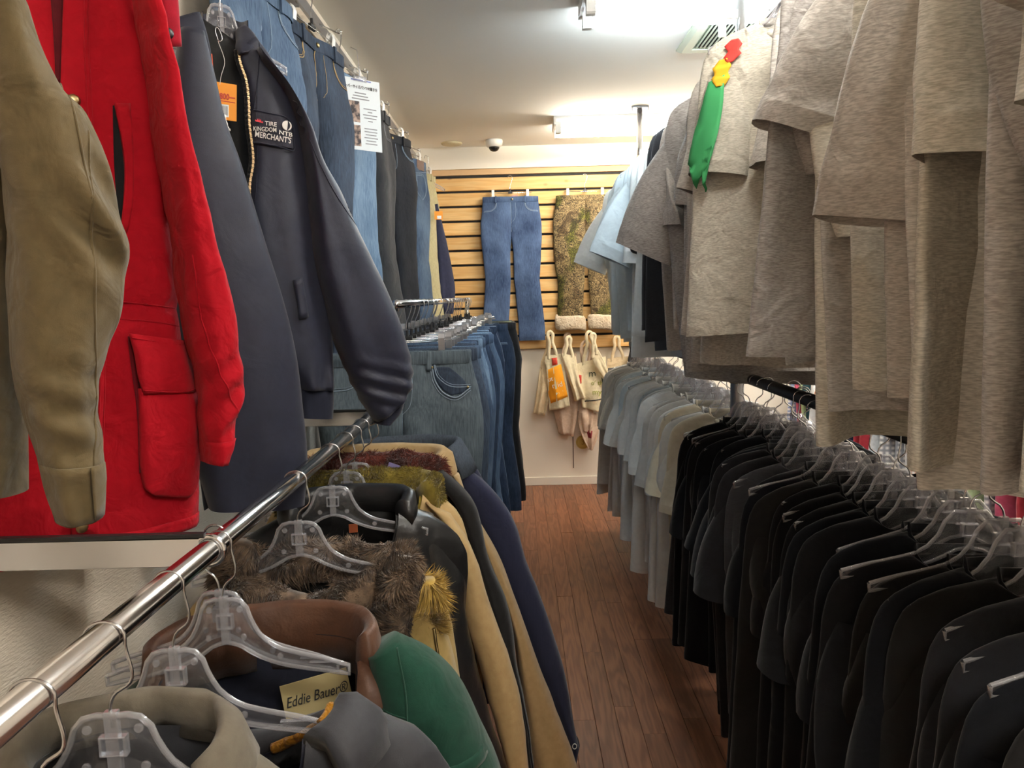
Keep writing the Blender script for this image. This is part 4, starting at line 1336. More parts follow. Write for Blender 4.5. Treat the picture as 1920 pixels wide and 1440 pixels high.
# elbow folds and gathers above the cuff
cz = fo.uz(120, 850)[1]
P[..., 1] += .006 * np.sin((z_ - cz) * 150 + P[..., 0] * 60) * np.exp(-((z_ - cz - .05) / .05)**2)
ez = fo.uz(190, 420)
P[..., 1] += .018 * np.sin(((z_ - ez[1]) * .7 + (P[..., 0] - ez[0]) * 1.0) * 110) * np.exp(-((P[..., 0] - ez[0])**2 + (z_ - ez[1])**2) / .05**2)
slv = mo('sleeve', loft(P, True, False, False), MAT['olive'], oc)
sf = Surf(P, k_)
mo('cuff', patch(sf, fo.path([(60, 852), (72, 905), (90, 953)]), fo.path([(176, 848), (176, 900), (174, 940)]), .004, 8, 14, thick=.003), MAT['olive'], slv)
mo('cuff_tab', patch(sf, fo.path([(141, 848), (146, 900), (150, 938)]), fo.path([(175, 846), (175, 900), (173, 936)]), .011, 8, 6, thick=.002), MAT['olive'], slv)
mo('seam', join(line(sf, fo.path([(100, 180), (140, 400), (150, 600), (158, 740), (150, 850)]), .0014, .0004), line(sf, fo.path([(140, 275), (142, 380), (143, 480)]), .0012, .0003)), MAT['olive'], slv)

# red coat
fr_ = Fr(U(380, 977, Z=1.140), R_(42))
rc = thing('coat', 'bright red cotton field coat with big flap pockets and snap buttons', 'coat', fr_.o, fr_.yaw)
P, k_ = strip(fr_.path([(-40, -150), (-60, 100), (-70, 500), (-85, 1085)]), fr_.path([(270, -150), (312, 60), (337, 480), (352, 640), (376, 735), (382, 860), (382, 985)]), [.03, .05, .05, .06, .05], 90, 70, .03, 311, (.007, 5), (13, .010))
z_ = P[..., 2]; wz = fr_.uz(290, 578)[1]
P[..., 1] += k_ * (.004 * np.sin(P[..., 0] * 210 + 3 * np.sin(z_ * 60)) * np.exp(-((z_ - wz) / .02)**2) + .008 * np.exp(-((z_ - wz) / .012)**2))
mo('body', loft(P, True, True, False), MAT['red'], rc)
sf = Surf(P, k_)
Pl = P.copy(); Pl[..., 1] = .03 + (Pl[..., 1] - .03) * .8; Pl[..., 0] -= .004
mo('lining', loft(Pl), fabric('dark red lining', (.12, .003, .01), jitter=0), rc)
plk = mo('placket', patch(sf, fr_.path([(118, -60), (112, 60), (106, 190), (108, 420), (118, 700), (128, 1000)]), fr_.path([(160, -60), (158, 100), (162, 200), (184, 470), (186, 640), (178, 960), (178, 1005)]), .006, 40, 8, thick=.005), MAT['red'], rc)
mos('stitching', join(line(sf, fr_.path([(152, -40), (150, 100), (154, 200), (176, 470), (178, 640), (170, 960)]), .001, .0115, 60), line(sf, fr_.path([(163, -40), (161, 100), (165, 200), (188, 470), (189, 640), (182, 960)]), .001, .003, 60), line(sf, fr_.path([(250, -20), (280, 130), (310, 330), (333, 480)]), .0016, .001, 50),
     line(sf, fr_.path([(205, 565), (260, 570), (330, 578)]), .001, .001), line(sf, fr_.path([(215, 598), (270, 602), (340, 612)]), .001, .001)), MAT['red'], rc)
mo('front_opening_shade_strip', patch(sf, fr_.path([(88, -60), (96, 60), (100, 190)]), fr_.path([(120, -60), (114, 60), (108, 185)]), .001, 10, 4, thick=.001), fabric('dark red painted shade', (.10, .003, .008), jitter=0), rc)  # dark strip standing in for the shade inside the open front
mo('snap_button', snap(sf, fr_.uz(130, 196), .009, .012), MAT['brass'], rc)
mo('snap_button', snap(sf, fr_.uz(146, 982), .009, .012), MAT['brass'], rc)
mo('chest_pocket_opening', patch(sf, fr_.path([(205, 203), (208, 320), (217, 434)]), fr_.path([(209, 203), (226, 320), (222, 434)]), .001, 16, 5, thick=.001), MAT['black_slip'], rc)
mo('chest_pocket_welt', patch(sf, fr_.path([(207, 200), (225, 300), (222, 400), (218, 436)]), fr_.path([(236, 200), (242, 300), (238, 400), (230, 436)]), .004, 16, 5, thick=.004), MAT['red'], rc)
lp = mo('pocket', patch(sf, fr_.path([(246, 725), (248, 800), (253, 880), (262, 912), (278, 922)]), fr_.path([(374, 725), (376, 800), (374, 880), (362, 915), (345, 928)]), .006, 24, 20, thick=.008, puff=.016), MAT['red'], rc)
fl = mo('pocket_flap', patch(sf, fr_.path([(227, 624), (236, 660), (246, 715), (252, 733)]), fr_.path([(354, 640), (360, 670), (375, 715), (374, 732)]), .016, 16, 18, thick=.006, puff=.010), MAT['red'], rc)
mos('stitching', join(line(sf, fr_.path([(229, 632), (290, 641), (354, 648)]), .001, .024, 40), line(sf, fr_.path([(250, 727), (310, 731), (372, 726)]), .001, .023, 40)), MAT['red'], fl)
mo('pocket_shade_strip', patch(sf, fr_.path([(229, 630), (234, 680), (244, 760), (250, 880)]), fr_.path([(234, 630), (246, 680), (250, 760), (256, 880)]), .003, 20, 4, thick=.001), fabric('deep red painted shade', (.16, .002, .008), jitter=0), rc)  # shade along the pocket edge, painted as a darker red strip
mo('hem_fold', patch(sf, fr_.path([(-80, 1052), (-84, 1082)]), fr_.path([(380, 962), (381, 984)]), .003, 4, 30, thick=.003), MAT['red'], rc)
Lp = [(235, -110), (256, -20), (283, 130), (313, 330), (333, 480), (347, 580), (354, 640), (376, 735), (383, 830), (387, 868)]
Rp = [(270, -110), (298, 40), (345, 250), (407, 480), (430, 573), (449, 687), (454, 745), (442, 797), (437, 815), (428, 868)]
P, k_ = strip(fr_.path(Lp, -.06), fr_.path(Rp, -.06), [.045, .06, .055, .05, .032], 90, 50, -.055, 312, (.004, 3), (24, .009))
z_ = P[..., 2]; e0 = fr_.uz(415, 760, -.06)
P[..., 1] += .007 * np.sin(((z_ - e0[1]) * 1.0 - (P[..., 0] - e0[0]) * .9) * 120) * np.exp(-((z_ - e0[1]) / .09)**2)
slv = mo('sleeve', loft(P), MAT['red'], rc)
s2 = Surf(P, k_)
mo('cuff', patch(s2, fr_.path([(383, 828), (387, 868)], -.06), fr_.path([(438, 820), (428, 868)], -.06), .003, 6, 10, thick=.003), MAT['red'], slv)
mo('seam', join(line(s2, fr_.path([(345, 480), (375, 640), (405, 720), (436, 780)], -.06), .0015, .0005)), MAT['red'], slv)
P, k_ = strip(fr_.path([(250, -150), (286, -20), (300, 40), (310, 92)], -.07), fr_.path([(300, -150), (326, -10), (331, 60), (333, 93)], -.07), .006, 20, 20, -.085, 313, (.0, 3), (20, .003))
cl_ = mo('collar_tip', loft(P, True, True, True), fabric('crimson collar underside', (.34, .004, .02), jitter=0), rc)
mo('snap', snap(Surf(P, k_), fr_.uz(311, 66, -.08), .008, .002), MAT['black_plastic'], cl_)

# navy bomber jacket
fb = Fr(U(540, 600, Y=1.62), R_(34))
bj = thing('bomber_jacket', 'navy nylon bomber jacket with embroidered chest patch and open zip', 'jacket', fb.o, fb.yaw)
P, k_ = strip(fb.path([(338, 45), (330, 300), (345, 600), (385, 960)], .05), fb.path([(478, 60), (545, 170), (590, 380), (612, 590), (618, 728)], .05), .02, 50, 40, .06, 320, (.005, 4), (10, .005))
bk_ = mo('back', loft(P, True, True, True), MAT['bomber'], bj)
P, k_ = strip(fb.path([(372, 30), (370, 200), (390, 480)], .03), fb.path([(455, 90), (474, 250), (480, 480)], .03), .008, 30, 30, .033, 327, (.003, 4), (14, .004))
mo('lining', loft(P, True, True, True), MAT['black_lining'], bj)
lsf = Surf(P, k_)
# right front
P, k_ = strip(fb.path([(443, 96), (448, 120), (458, 150), (463, 190), (464, 233), (471, 310), (464, 367), (474, 480), (498, 600), (535, 690), (557, 730)]),
              fb.path([(478, 70), (500, 100), (540, 180), (566, 260), (590, 400), (612, 540), (619, 610), (622, 680), (623, 730)]), [.012, .03, .035, .035, .03], 80, 44, -.005, 321, (.004, 4), (11, .005))
P[..., 1] += k_ * .008 * np.sin(P[..., 0] * 140) * np.exp(-((P[..., 2] - fb.uz(590, 720)[1]) / .03)**2)
rf = mo('right_front', loft(P, True, True, True), MAT['bomber'], bj)
sf = Surf(P, k_)
zl = resamp(fb.path([(443, 98), (447, 120), (457, 150), (462, 190), (463, 233), (470, 310), (464, 350), (463, 368)]), 110)
zw = sf.w(zl + [.004, 0]) - .004
mo('zip_teeth', join(*[xbox(a - .0022, a + .0022, w - .002, w + .002, b - .0011, b + .0011, .0004) for (a, b), w in zip(zl, zw)]), plain('brass zip', (.62, .45, .26), .35, 1.0), rf, False)
mo('zip_tape', tube(np.stack([zl[:, 0] - .004, zw + .003, zl[:, 1]], -1), .004, 5), MAT['black_slip'], rf)
mos('stitching', join(line(sf, fb.path([(480, 110), (476, 200), (476, 330), (470, 400)]), .0008, .001), line(sf, fb.path([(483, 84), (478, 150), (470, 212)]), .0012, .001)), MAT['bomber_rib'], rf)
# chest patch
pt = mo('chest_patch', patch(sf, fb.path([(468, 211), (468, 240), (469, 272)]), fb.path([(533, 233), (537, 258), (541, 286)]), .003, 8, 14, False, .003), MAT['patch'], bj, False)
mo('patch_border', line(sf, np.concatenate([fb.path([(469, 212), (500, 221), (530, 231), (535, 237), (540, 275), (540, 286), (505, 280), (469, 271)])]), .0018, .006, 60), MAT['bomber_rib'], pt)


def ptext(s, a, b, mat, kx=1.0, bold=0.0):
    """lettering between two baseline pixels on the chest patch"""
    p, q = np.array(fb.uz(*a)), np.array(fb.uz(*b))
    c = (p + q) / 2
    w = float(sf.w([p * .5 + q * .5]).min()) - .0085
    wa, wb = float(sf.w([p])[0]), float(sf.w([q])[0])
    ln = np.linalg.norm(q - p)
    o = text('patch_lettering', s, 1.0, (c[0], w, c[1]), mat, pt, rot=(math.pi / 2, -math.atan2(q[1] - p[1], q[0] - p[0]), math.atan2(wb - wa, ln)), ex=.0005, bold=bold)
    return o, ln


FIT = []
for s_, a, b, kh in (('TIRE', (487, 238), (508, 242), .0085), ('KINGDOM', (466, 246), (508, 253), .0088), ('NTB', (511, 256), (536, 261), .0085), ("MERCHANT'S", (469, 257), (533, 273), .0115)):
    o, ln = ptext(s_, a, b, MAT['white_print'], bold=.012)
    FIT.append((o, ln, kh))
cr = [(0, 0), (0, .4), (.18, .15), (.3, .7), (.42, .2), (.5, .85), (.58, .2), (.7, .7), (.82, .15), (1, .4), (1, 0)]
p0 = np.array(fb.uz(472, 237)); w = float(sf.w([p0 + [.013, 0]])[0]) - .0115
V = np.array([[p0[0] - .003 + x * .015, w - dz, p0[1] + .002 + y * .009 - x * .002] for dz in (0, .001) for x, y in cr])
mo('crown_emblem', (V, [list(range(11))[::-1], list(range(11, 22))] + [[i, (i + 1) % 11, (i + 1) % 11 + 11, i + 11] for i in range(11)]), MAT['red_thread'], pt, False)
p0 = np.array(fb.uz(526, 243.5)); w = float(sf.w([p0])[0]) - .0095
mo('round_emblem', lathe([(.001, -.001), (.0098, -.001), (.0098, .001), (.001, .001)], 24, (p0[0], w, p0[1]), 'y'), MAT['white_print'], pt, False)
mo('emblem_flame', tube(np.array([[p0[0] + .003 * math.sin(3 * t_) + .002 * t_, w - .001, p0[1] - .0095 + .019 * t_] for t_ in np.linspace(0, 1, 12)]), np.sin(np.linspace(.2, 3.0, 12)) * .0028, 6), MAT['patch'], pt)
# pocket welt
mo('pocket_welt', patch(sf, fb.path([(537, 527), (543, 560), (549, 598)]), fb.path([(553, 522), (559, 556), (565, 594)]), .004, 8, 5, False, .004), MAT['bomber'], rf)
# rib hem
P, k_ = strip(fb.path([(556, 727), (558, 752), (561, 783)]), fb.path([(623, 726), (624, 755), (622, 784)]), .026, 14, 30, 0, 322, (.001, 3), (20, .001))
mo('rib_hem', loft(P, True, True, False), MAT['bomber_rib'], bj)
# left sleeve over the left front
P, k_ = strip(fb.path([(332, 60), (322, 200), (318, 400), (325, 600), (350, 850), (372, 900), (388, 952)], -.07), fb.path([(378, 70), (398, 150), (416, 230), (445, 313), (466, 375), (499, 480), (528, 580), (548, 667), (561, 763), (569, 850), (562, 940)], -.07), [.03, .055, .06, .06, .05], 80, 50, -.085, 323, (.005, 3), (8, .009))
lf = mo('left_sleeve', loft(P, True, True, False), MAT['bomber'], bj)
s2 = Surf(P, k_)
zl2 = resamp(fb.path([(414, 222), (417, 240), (423, 250)], -.07), 18)
mo('zip_teeth', join(*[xbox(a - .0022, a + .0022, w - .002, w + .002, b - .0011, b + .0011, .0004) for (a, b), w in zip(zl2, s2.w(zl2) + .0)]), plain('steel zip', (.6, .58, .55), .35, 1.0), lf, False)
# right sleeve
P, k_ = strip(fb.path([(500, 110), (545, 170), (575, 300), (594, 480), (620, 590), (654, 690), (690, 760), (712, 792)], -.05), fb.path([(488, 84), (533, 145), (574, 217), (604, 300), (638, 360), (664, 417), (694, 480), (721, 533), (758, 627), (774, 687), (771, 727), (758, 745)], -.05), [.02, .05, .06, .062, .045], 80, 50, -.03, 324, (.004, 3), (11, .0075))
z_ = P[..., 2]; e0 = fb.uz(735, 720, -.05)
P[..., 1] += .008 * np.sin((z_ - e0[1]) * 170 + P[..., 0] * 50) * np.exp(-((z_ - e0[1]) / .05)**2)
rs = mo('right_sleeve', loft(P, True, True, True), MAT['bomber'], bj)
s3 = Surf(P, k_)
mo('seam', join(line(s3, fb.path([(552, 187), (590, 310), (640, 400), (662, 425)], -.05), .0013, .0005), line(s3, fb.path([(640, 362), (650, 400), (664, 420)], -.05), .0015, .0005)), MAT['bomber_rib'], rs)
P, k_ = strip(fb.path([(700, 745), (712, 775), (713, 797)], -.05), fb.path([(762, 735), (757, 770), (733, 797)], -.05), .032, 12, 26, -.03, 325, (.001, 3), (30, .002))
mo('cuff', loft(P, True, False, False), MAT['bomber_rib'], rs)
# collar: left stand, right stand, back curve
P, k_ = strip(fb.path([(326, 34), (336, 70), (350, 120), (372, 150), (394, 190)], -.03), fb.path([(377, 20), (384, 45), (390, 75), (395, 120), (399, 192)], -.03), .012, 24, 20, [-.02, -.04, -.05], 326, (.001, 3), (20, .003))
mo('collar', loft(P, True, True, True), MAT['bomber'], bj)
P, k_ = strip(fb.path([(448, 48), (444, 70), (440, 96), (444, 108)], .0), fb.path([(466, 38), (479, 60), (482, 80), (462, 104)], .0), .012, 18, 20, [.03, .0, -.02], 328, (.001, 3), (20, .003))
mo('collar', loft(P, True, True, True), MAT['bomber'], bj)
a_, b_, c_ = np.array([*fb.uz(378, 24, -.01)]), np.array([*fb.uz(420, 20, .08)]), np.array([*fb.uz(462, 42, .03)])
arc = [(a_[0], -.02, a_[1]), (a_[0] * .7 + b_[0] * .3, .06, a_[1] * .5 + b_[1] * .5), (b_[0], .09, b_[1]), (c_[0] * .7 + b_[0] * .3, .08, c_[1] * .5 + b_[1] * .5), (c_[0], .02, c_[1])]
arc = resamp(np.array(arc), 24)
prof = [(-.004, 0), (.004, 0), (.006, -.045), (-.002, -.045)]
mo('back_collar', loft(np.array([[p + [0, o, z] for o, z in prof] for p in arc]), True, True, True), MAT['bomber'], bj)
# hanger inside the bomber (clear), price card, pin
ho = fb.o + fb.u * fb.uz(412, 45, .05)[0] + fb.n * .035 + Vector((0, 0, fb.uz(412, 45, .05)[1]))
hb = hanger('clear plastic hanger inside the collar of the navy bomber jacket', (ho.x, ho.y, ho.z + .03), fb.yaw, HG_FINE, None)
hb.scale = (.62, .62, 1.0)
tgm = Fr(fb.o + fb.n * -.012, fb.yaw)
c_ = np.array(tgm.uz(417, 155))
co = tgm.o + tgm.u * c_[0] + Vector((0, 0, c_[1]))
pc = thing('price_card', 'orange price card with barcode pinned inside the navy bomber jacket', 'price tag', co, fb.yaw + R_(-8))
pc.rotation_euler = (0, R_(4), fb.yaw + R_(-8))
mo('card', xbox(-.027, .027, -.0006, .0006, -.072, 0, .0003), MAT['orange_card'], pc, False)
text('price_lettering', '¥6,800', .0155, (-.004, -.0014, -.027), MAT['red_print'], pc, sx=.8, bold=.0004)
mo('print_line', box(.012, .024, -.0013, -.0007, -.028, -.026), MAT['red_print'], pc, False)
mo('print_line', box(-.02, .024, -.0013, -.0007, -.0365, -.0350), MAT['red_print'], pc, False)
bs = mo('barcode_label', box(-.016, .012, -.0014, -.0006, -.066, -.042), MAT['paper'], pc, False)
rb = random.Random(4); bx_ = -.014; bl = []
while bx_ < .010:
    w_ = rb.choice([.0004, .0007, .0011]); bl.append(box(bx_, bx_ + w_, -.0018, -.0012, -.063, -.045)); bx_ += w_ + rb.choice([.0005, .0008])
mo('barcode_bars', join(*bl), MAT['grey_print'], bs, False)
mo('string', tube(resamp(np.array([(-.005, 0, -.006), (-.003, -.002, .01), (.004, 0, .04), (-.008, .004, .08)]), 20), .0006, 5), MAT['white_print'], pc)
mo('safety_pin', tube(resamp(np.array([(-.008, -.004, .078), (-.013, -.004, .10), (-.011, -.004, .104), (-.007, -.004, .10), (-.004, -.004, .078), (-.008, -.004, .078)]), 24), .0008, 5), MAT['steel'], pc)
c_ = np.array(tgm.uz(391, 125))
co = tgm.o + tgm.u * c_[0] + Vector((0, 0, c_[1]))
pc2 = thing('size_tag', 'small red-orange tag half hidden behind the left opening edge of the bomber jacket', 'tag', co, fb.yaw)
mo('card', xbox(-.007, .006, -.012, -.011, -.03, .022, .0003), plain('red orange card', '#e2562a', .6), pc2, False)

# navy jacket with an orange card at the far end of the bar
fj_ = Fr(Vector((-.50, 5.32, 2.0)), R_(30))
nj_ = thing('jacket', 'navy jacket with orange price card at the far end of the left wall', 'jacket', fj_.o, fj_.yaw)
navy = fabric('navy cloth', '#23263f', '#1c1f36', .8, jitter=0)
P, k_ = strip(fj_.path([(778, 370), (790, 460), (795, 560), (798, 600)], .03), fj_.path([(815, 380), (824, 450), (830, 520), (834, 600)], .03), .05, 40, 36, .04, 331, (.006, 4), (12, .006))
mo('body', loft(P, True, True, False), MAT['bomber'], nj_)
P, k_ = strip(fj_.path([(806, 385), (812, 440), (818, 500), (820, 560), (830, 590)], -.03), fj_.path([(818, 383), (832, 440), (845, 500), (852, 545), (848, 588)], -.03), .045, 40, 30, -.03, 332, (.004, 3), (14, .008))
mo('sleeve', loft(P, True, True, False), navy, nj_)
sf = Surf(P, k_)
c_ = U(822, 396, Y=5.1)
pc = thing('price_card', 'small orange price card on the far navy jacket by the slat wall', 'price tag', c_, R_(15))
mo('card', xbox(-.028, .028, -.0006, .0006, -.055, .0, .0003), MAT['orange_card'], pc, False)
mo('barcode_label', box(-.01, .018, -.0014, -.0006, -.05, -.03), MAT['paper'], pc, False)
mo('string', tube(np.array([(-.02, 0, -.004), (-.024, 0, .02), (-.03, .01, .05)]), .0006, 5), MAT['white_print'], pc)
hanger('clear plastic hanger above the far navy jacket beside the khaki trousers', (-.60, 5.25, 2.37), R_(60), HG_LOW, None)

# ------------------------------------------------------------------ jacket rail, lower left
RXJ, RZJ = -.424, 1.17
jk = thing('jacket_rail', 'thick chrome rail on wall arms carrying the winter jackets', 'clothes rail', (RXJ, 0, RZJ))
mo('rail', cyl((0, .36, 0), (0, 2.125, 0), .0155, 28), MAT['chrome'], jk)
za, zb = U(250, 1010, Y=.972).z - RZJ, U(250, 1064, Y=.972).z - RZJ
for y in (.972, 2.08):
    ar = mo('arm', xbox(XL - RXJ, -.012, y - .004, y + .004, zb, za, .0015), MAT['chrome'], jk, False)
    mo('arm_top_edge', xbox(XL - RXJ, -.004, y - .006, y + .006, za, za + .006, .001), MAT['black_plastic'], ar, False)
    mo('ring', tube(np.array([[.0195 * math.cos(a), y, .0195 * math.sin(a)] for a in np.linspace(0, 2 * math.pi, 30)]), .0042, 8, False), MAT['chrome'], ar)


def coat(label, o, yaw=0.0, nw=.09, sw=.26, Lc=.72, th=.06, dtop=.07, dbot=.004, ddepth=.35, drop=.05, shell=None, lining=None, cmat=None, collar=None, seed=1, wk=(12, .007), sleevesR=None, name='jacket', flare=.02, left=True, group=None, cat='jacket', slope=1.0, depth=.062, back=0.0):
    t = thing(name, label, cat, o, yaw, group)
    rows, n = 46, 66
    zz = np.concatenate([np.linspace(0, .14, 18), np.linspace(.14, Lc, rows - 17)[1:]])
    zk = np.array([0, .012, .03, .055, .085, .125, .18, .3, Lc]); zk[1:6] *= slope
    f = np.array([0, .18, .45, .72, .9, 1])
    hw = np.interp(zz, zk, list(nw + (sw - nw) * f) + [sw + .006, sw + .01, sw + flare])
    tk = np.interp(zz, zk, [depth, depth, depth * .98, depth * .98, max(.064, depth * .95), max(.068, depth * .9), th * 1.1, th * 1.1, th])
    d = np.interp(zz, [0, ddepth * .3, ddepth, Lc], [dtop, dtop * .75, dbot + .004, dbot])
    P = np.zeros((rows, n, 3))
    for i in range(rows):
        g = math.asin(min(.93, d[i] / hw[i]))
        a = np.linspace(g, 2 * math.pi - g, n)
        P[i, :, 0] = hw[i] * sgp(np.sin(a), .9)
        P[i, :, 1] = -tk[i] * np.cos(a)
        P[i, :, 2] = -zz[i] - drop * np.clip(np.cos(a), 0, 1) * math.exp(-zz[i] / .07) * np.clip(1 - np.abs(P[i, :, 0]) / (nw * 1.6), 0, 1) - back * np.clip(-np.cos(a), 0, 1)**.6 * math.exp(-zz[i] / .09) * np.clip(1 - np.abs(P[i, :, 0]) / (nw * 1.25), 0, 1)**.5
    q = wr(P, seed, *wk) * np.clip(zz / .05, .25, 1)[:, None]
    cen = P * [.6, 0, 0] + [0, 0, 0]
    nv = P - cen; nv[..., 2] = 0; nv /= np.linalg.norm(nv, axis=2)[..., None] + 1e-9
    P += nv * q[..., None]
    mo('shell', loft(P, False), shell, t)
    Q = P - nv * .008
    Q[0] -= [0, 0, .002]
    mo('lining', loft(Q, False), lining, t)
    cs_ = None
    if collar:
        base = P[0].copy(); base[:, 2] -= .006
        rad = base.copy(); rad[:, 2] = 0; rad[:, 0] *= .6; rad /= np.linalg.norm(rad, axis=1)[:, None] + 1e-9
        C_ = np.array([[base[i] + rad[i] * o_ + [0, 0, z_] for o_, z_ in collar] for i in range(n)])
        # points of the collar swing outwards at the front
        s_ = np.linspace(-1, 1, n)
        lean = np.clip(np.abs(s_) - .55, 0, 1) / .45
        C_[..., 2] -= (lean[:, None] * .25) * (np.array(collar)[None, :, 1].clip(0) * .5)
        C_ += (wr(C_, seed + 4, 22, .006))[..., None] * rad[:, None]
        cs_ = mo('collar', loft(C_, True, True, True), cmat or shell, t)
        t_C = C_
    else: t_C = None
    if left:
        Ls, Rs = np.array([(-sw - .012, -.12), (-sw - .05, -.35), (-sw - .06, -.62)]), np.array([(-sw + .13, -.08), (-sw + .09, -.35), (-sw + .06, -.62)])
        X_, k_ = strip(Ls, Rs, [.05, .055, .045], 34, 30, .01, seed + 8, (.003, 3), (14, .008))
        mo('sleeve', loft(X_, True, True, False), shell, t)
    out = None
    if sleevesR:
        fr = Fr(o, yaw)
        w_ = sleevesR.get('w', -.01)
        X_, k_ = strip(fr.path(sleevesR['L'], w_), fr.path(sleevesR['R'], w_), sleevesR.get('th', [.045, .055, .04]), 80, 44, w_, seed + 9, (.003, 3), sleevesR.get('wk', (13, .007)))
        out = (mo('sleeve', loft(X_, True, True, False), sleevesR.get('mat', shell), t), Surf(X_, k_), fr)
    return t, t_C, cs_, out, P


def hook_at(px, py, Y, label, yaw=0.0, flip=1, dy=0, sx=1.0):
    """fine clear hanger whose neck top is seen at (px, py)"""
    o = U(px, py, Y=Y)
    z = RZJ + .0155 - .1
    hanger(label, (RXJ + .0, Y, z), yaw, HG_FINE, 'clear hangers on the jacket rail', flip=flip).scale = (sx, 1, 1)
    return Vector((RXJ, Y, z))


fold_collar = [(-.004, 0), (.0, .045), (.010, .055), (.024, .048), (.040, .005), (.048, -.03), (.040, -.032), (.028, .0), (.016, .03), (.006, .02)]
stand_collar = [(-.006, -.01), (-.004, .045), (.0, .06), (.008, .062), (.012, .05), (.010, -.01)]
flat_collar = [(-.004, 0), (.002, .022), (.014, .028), (.034, .012), (.06, -.03), (.075, -.065), (.066, -.068), (.045, -.03), (.02, .004), (.006, .004)]

taupe = fabric('taupe cotton', '#6e675a', '#625b50', jitter=0, wrinkle=.3)
charc = fabric('charcoal nylon', '#34353a', '#2d2e33', .65, jitter=0, wrinkle=.3, spec=.3)
navyl = fabric('navy nylon lining', '#1d2030', '#181b29', .55, jitter=0, spec=.35)
green = fabric('forest green cotton', '#164032', '#12372a', .9, jitter=0, wrinkle=.3)
brownl = fabric('brown leather', '#54341f', '#422716', .55, cscale=25, jitter=0, weave=300, wv=.15, spec=.4)
khak = fabric('khaki duck cloth', '#a98f58', '#97804e', .9, jitter=0, wrinkle=.3)
blackl = plain('black sheep leather', (.012, .012, .013), .36, bump=(30, .6), spec=.5)
tan1 = fabric('tan cotton', '#c0a474', '#b59868', .8, jitter=0, wrinkle=.25)
tan2 = fabric('dark tan cotton', '#b0946a', '#a4885e', .8, jitter=0, wrinkle=.3)
navyc = fabric('navy corduroy', '#272a42', '#22253a', .95, streak=(6, 1, .05), cscale=120, jitter=0)
blackj = fabric('black cotton twill', '#1d1d1f', '#171719', .85, jitter=0)
slated = denim('slate collar denim', '#30363f', '#525b66', .4, 0)
furb = fabric('brown wool pile', '#6d5a48', '#3d3026', 1, cscale=40, cmix=1.2, jitter=0, sheen=.3)
furr = fabric('dark red brown pile', '#6a2c1e', '#451a12', 1, cscale=60, jitter=0, sheen=.3)
furo = fabric('olive gold fleece', '#8a7a30', '#6a5c20', 1, cscale=60, jitter=0, sheen=.3)
fury = fabric('straw yellow fur', '#c0a050', '#8a6c2c', 1, cscale=60, jitter=0, sheen=.3)
yellowf = fabric('mustard fleece', '#a8741c', '#946414', 1, cscale=80, jitter=0, wrinkle=.5, wscale=90)

# nearest: only the hook and shoulder of a hanger at the picture's lower left corner
hook_at(20, 1430, .600, 'clear hanger nearest the camera at the near end of the jacket rail')
coat('dark grey jacket nearest the camera, mostly below the picture', Vector((RXJ - .02, .585, 1.0)), 0, .085, .24, .7, .05, .06, shell=charc, lining=MAT['black_lining'], collar=stand_collar, seed=398)
o = hook_at(200, 1372, .713, 'clear hanger in the taupe jacket on the jacket rail', R_(3))
coat('taupe cotton jacket with plain collar on the near jacket rail', o + Vector((.012, .006, -.045)), R_(4), .098, .20, .7, .05, .075, shell=taupe, lining=charc, cmat=taupe, collar=[(-.004, -.01), (.0, .035), (.008, .042), (.022, .03), (.034, -.02), (.03, -.03), (.016, .0)], seed=401, left=True)
o = hook_at(320, 1252, .853, 'clear hanger in the charcoal jacket with navy lining', R_(4), sx=.86)
cT, cC, cM, cS, cP = coat('charcoal padded jacket with navy lining and mustard fleece inside', o + Vector((.05, .02, -.092)), R_(5), .135, .275, .7, .055, .10, shell=charc, lining=navyl, cmat=charc, collar=[(-.006, -.03), (-.002, .012), (.008, .026), (.03, .026), (.055, .002), (.07, -.03), (.06, -.04), (.03, .0), (.01, .0)], seed=402, wk=(16, .014), slope=.75, back=.10)
ring = cP[0][4:30] * [.97, .93, 1] + [0, 0, .0]
mo('fleece_trim', tube(resamp(ring, 40), .0075, 10), yellowf, cT)
ring = cP[0][40:62] * [.97, .93, 1]
mo('fleece_trim', tube(resamp(ring, 40), .0075, 10), yellowf, cT)

o = hook_at(425, 1140, 1.005, 'clear hanger in the green jacket with brown leather collar', R_(3), sx=.82)
h2 = hanger('second clear hanger pressed against the one in the green jacket', (o.x - .012, o.y + .016, o.z + .004), R_(-2), HG_FINE, 'clear hangers on the jacket rail', flip=-1)
h2.scale = (.8, 1, 1)
gs = dict(L=[(690, 1225), (705, 1300), (722, 1380), (745, 1470), (770, 1560)], R=[(745, 1192), (805, 1220), (868, 1290), (905, 1368), (936, 1440), (965, 1540)], th=[.03, .07, .075, .07], w=-.02)
cT, cC, cM, cS, cP = coat('forest green jacket with brown leather collar and cream neck label', o + Vector((.035, .05, -.112)), R_(8), .150, .25, .72, .06, .142, .06, .6, .0, green, navyl, brownl, [(-.014, -.05), (-.012, .0), (-.004, .045), (.006, .056), (.014, .05), (.020, .01), (.02, -.04)], depth=.088, seed=403, sleevesR=gs, wk=(9, .008))
gb = mo('sleeve_band', patch(cS[1], cS[2].path([(728, 1398), (732, 1415)], -.02), cS[2].path([(906, 1372), (912, 1390)], -.02), .002, 4, 24, thick=.003), green, cS[0])
mos('stitching', join(line(cS[1], cS[2].path([(745, 1200), (760, 1260), (765, 1340)], -.02), .0014, .0005), line(cS[1], cS[2].path([(718, 1300), (765, 1303)], -.02), .0014, .0005)), green, cS[0])
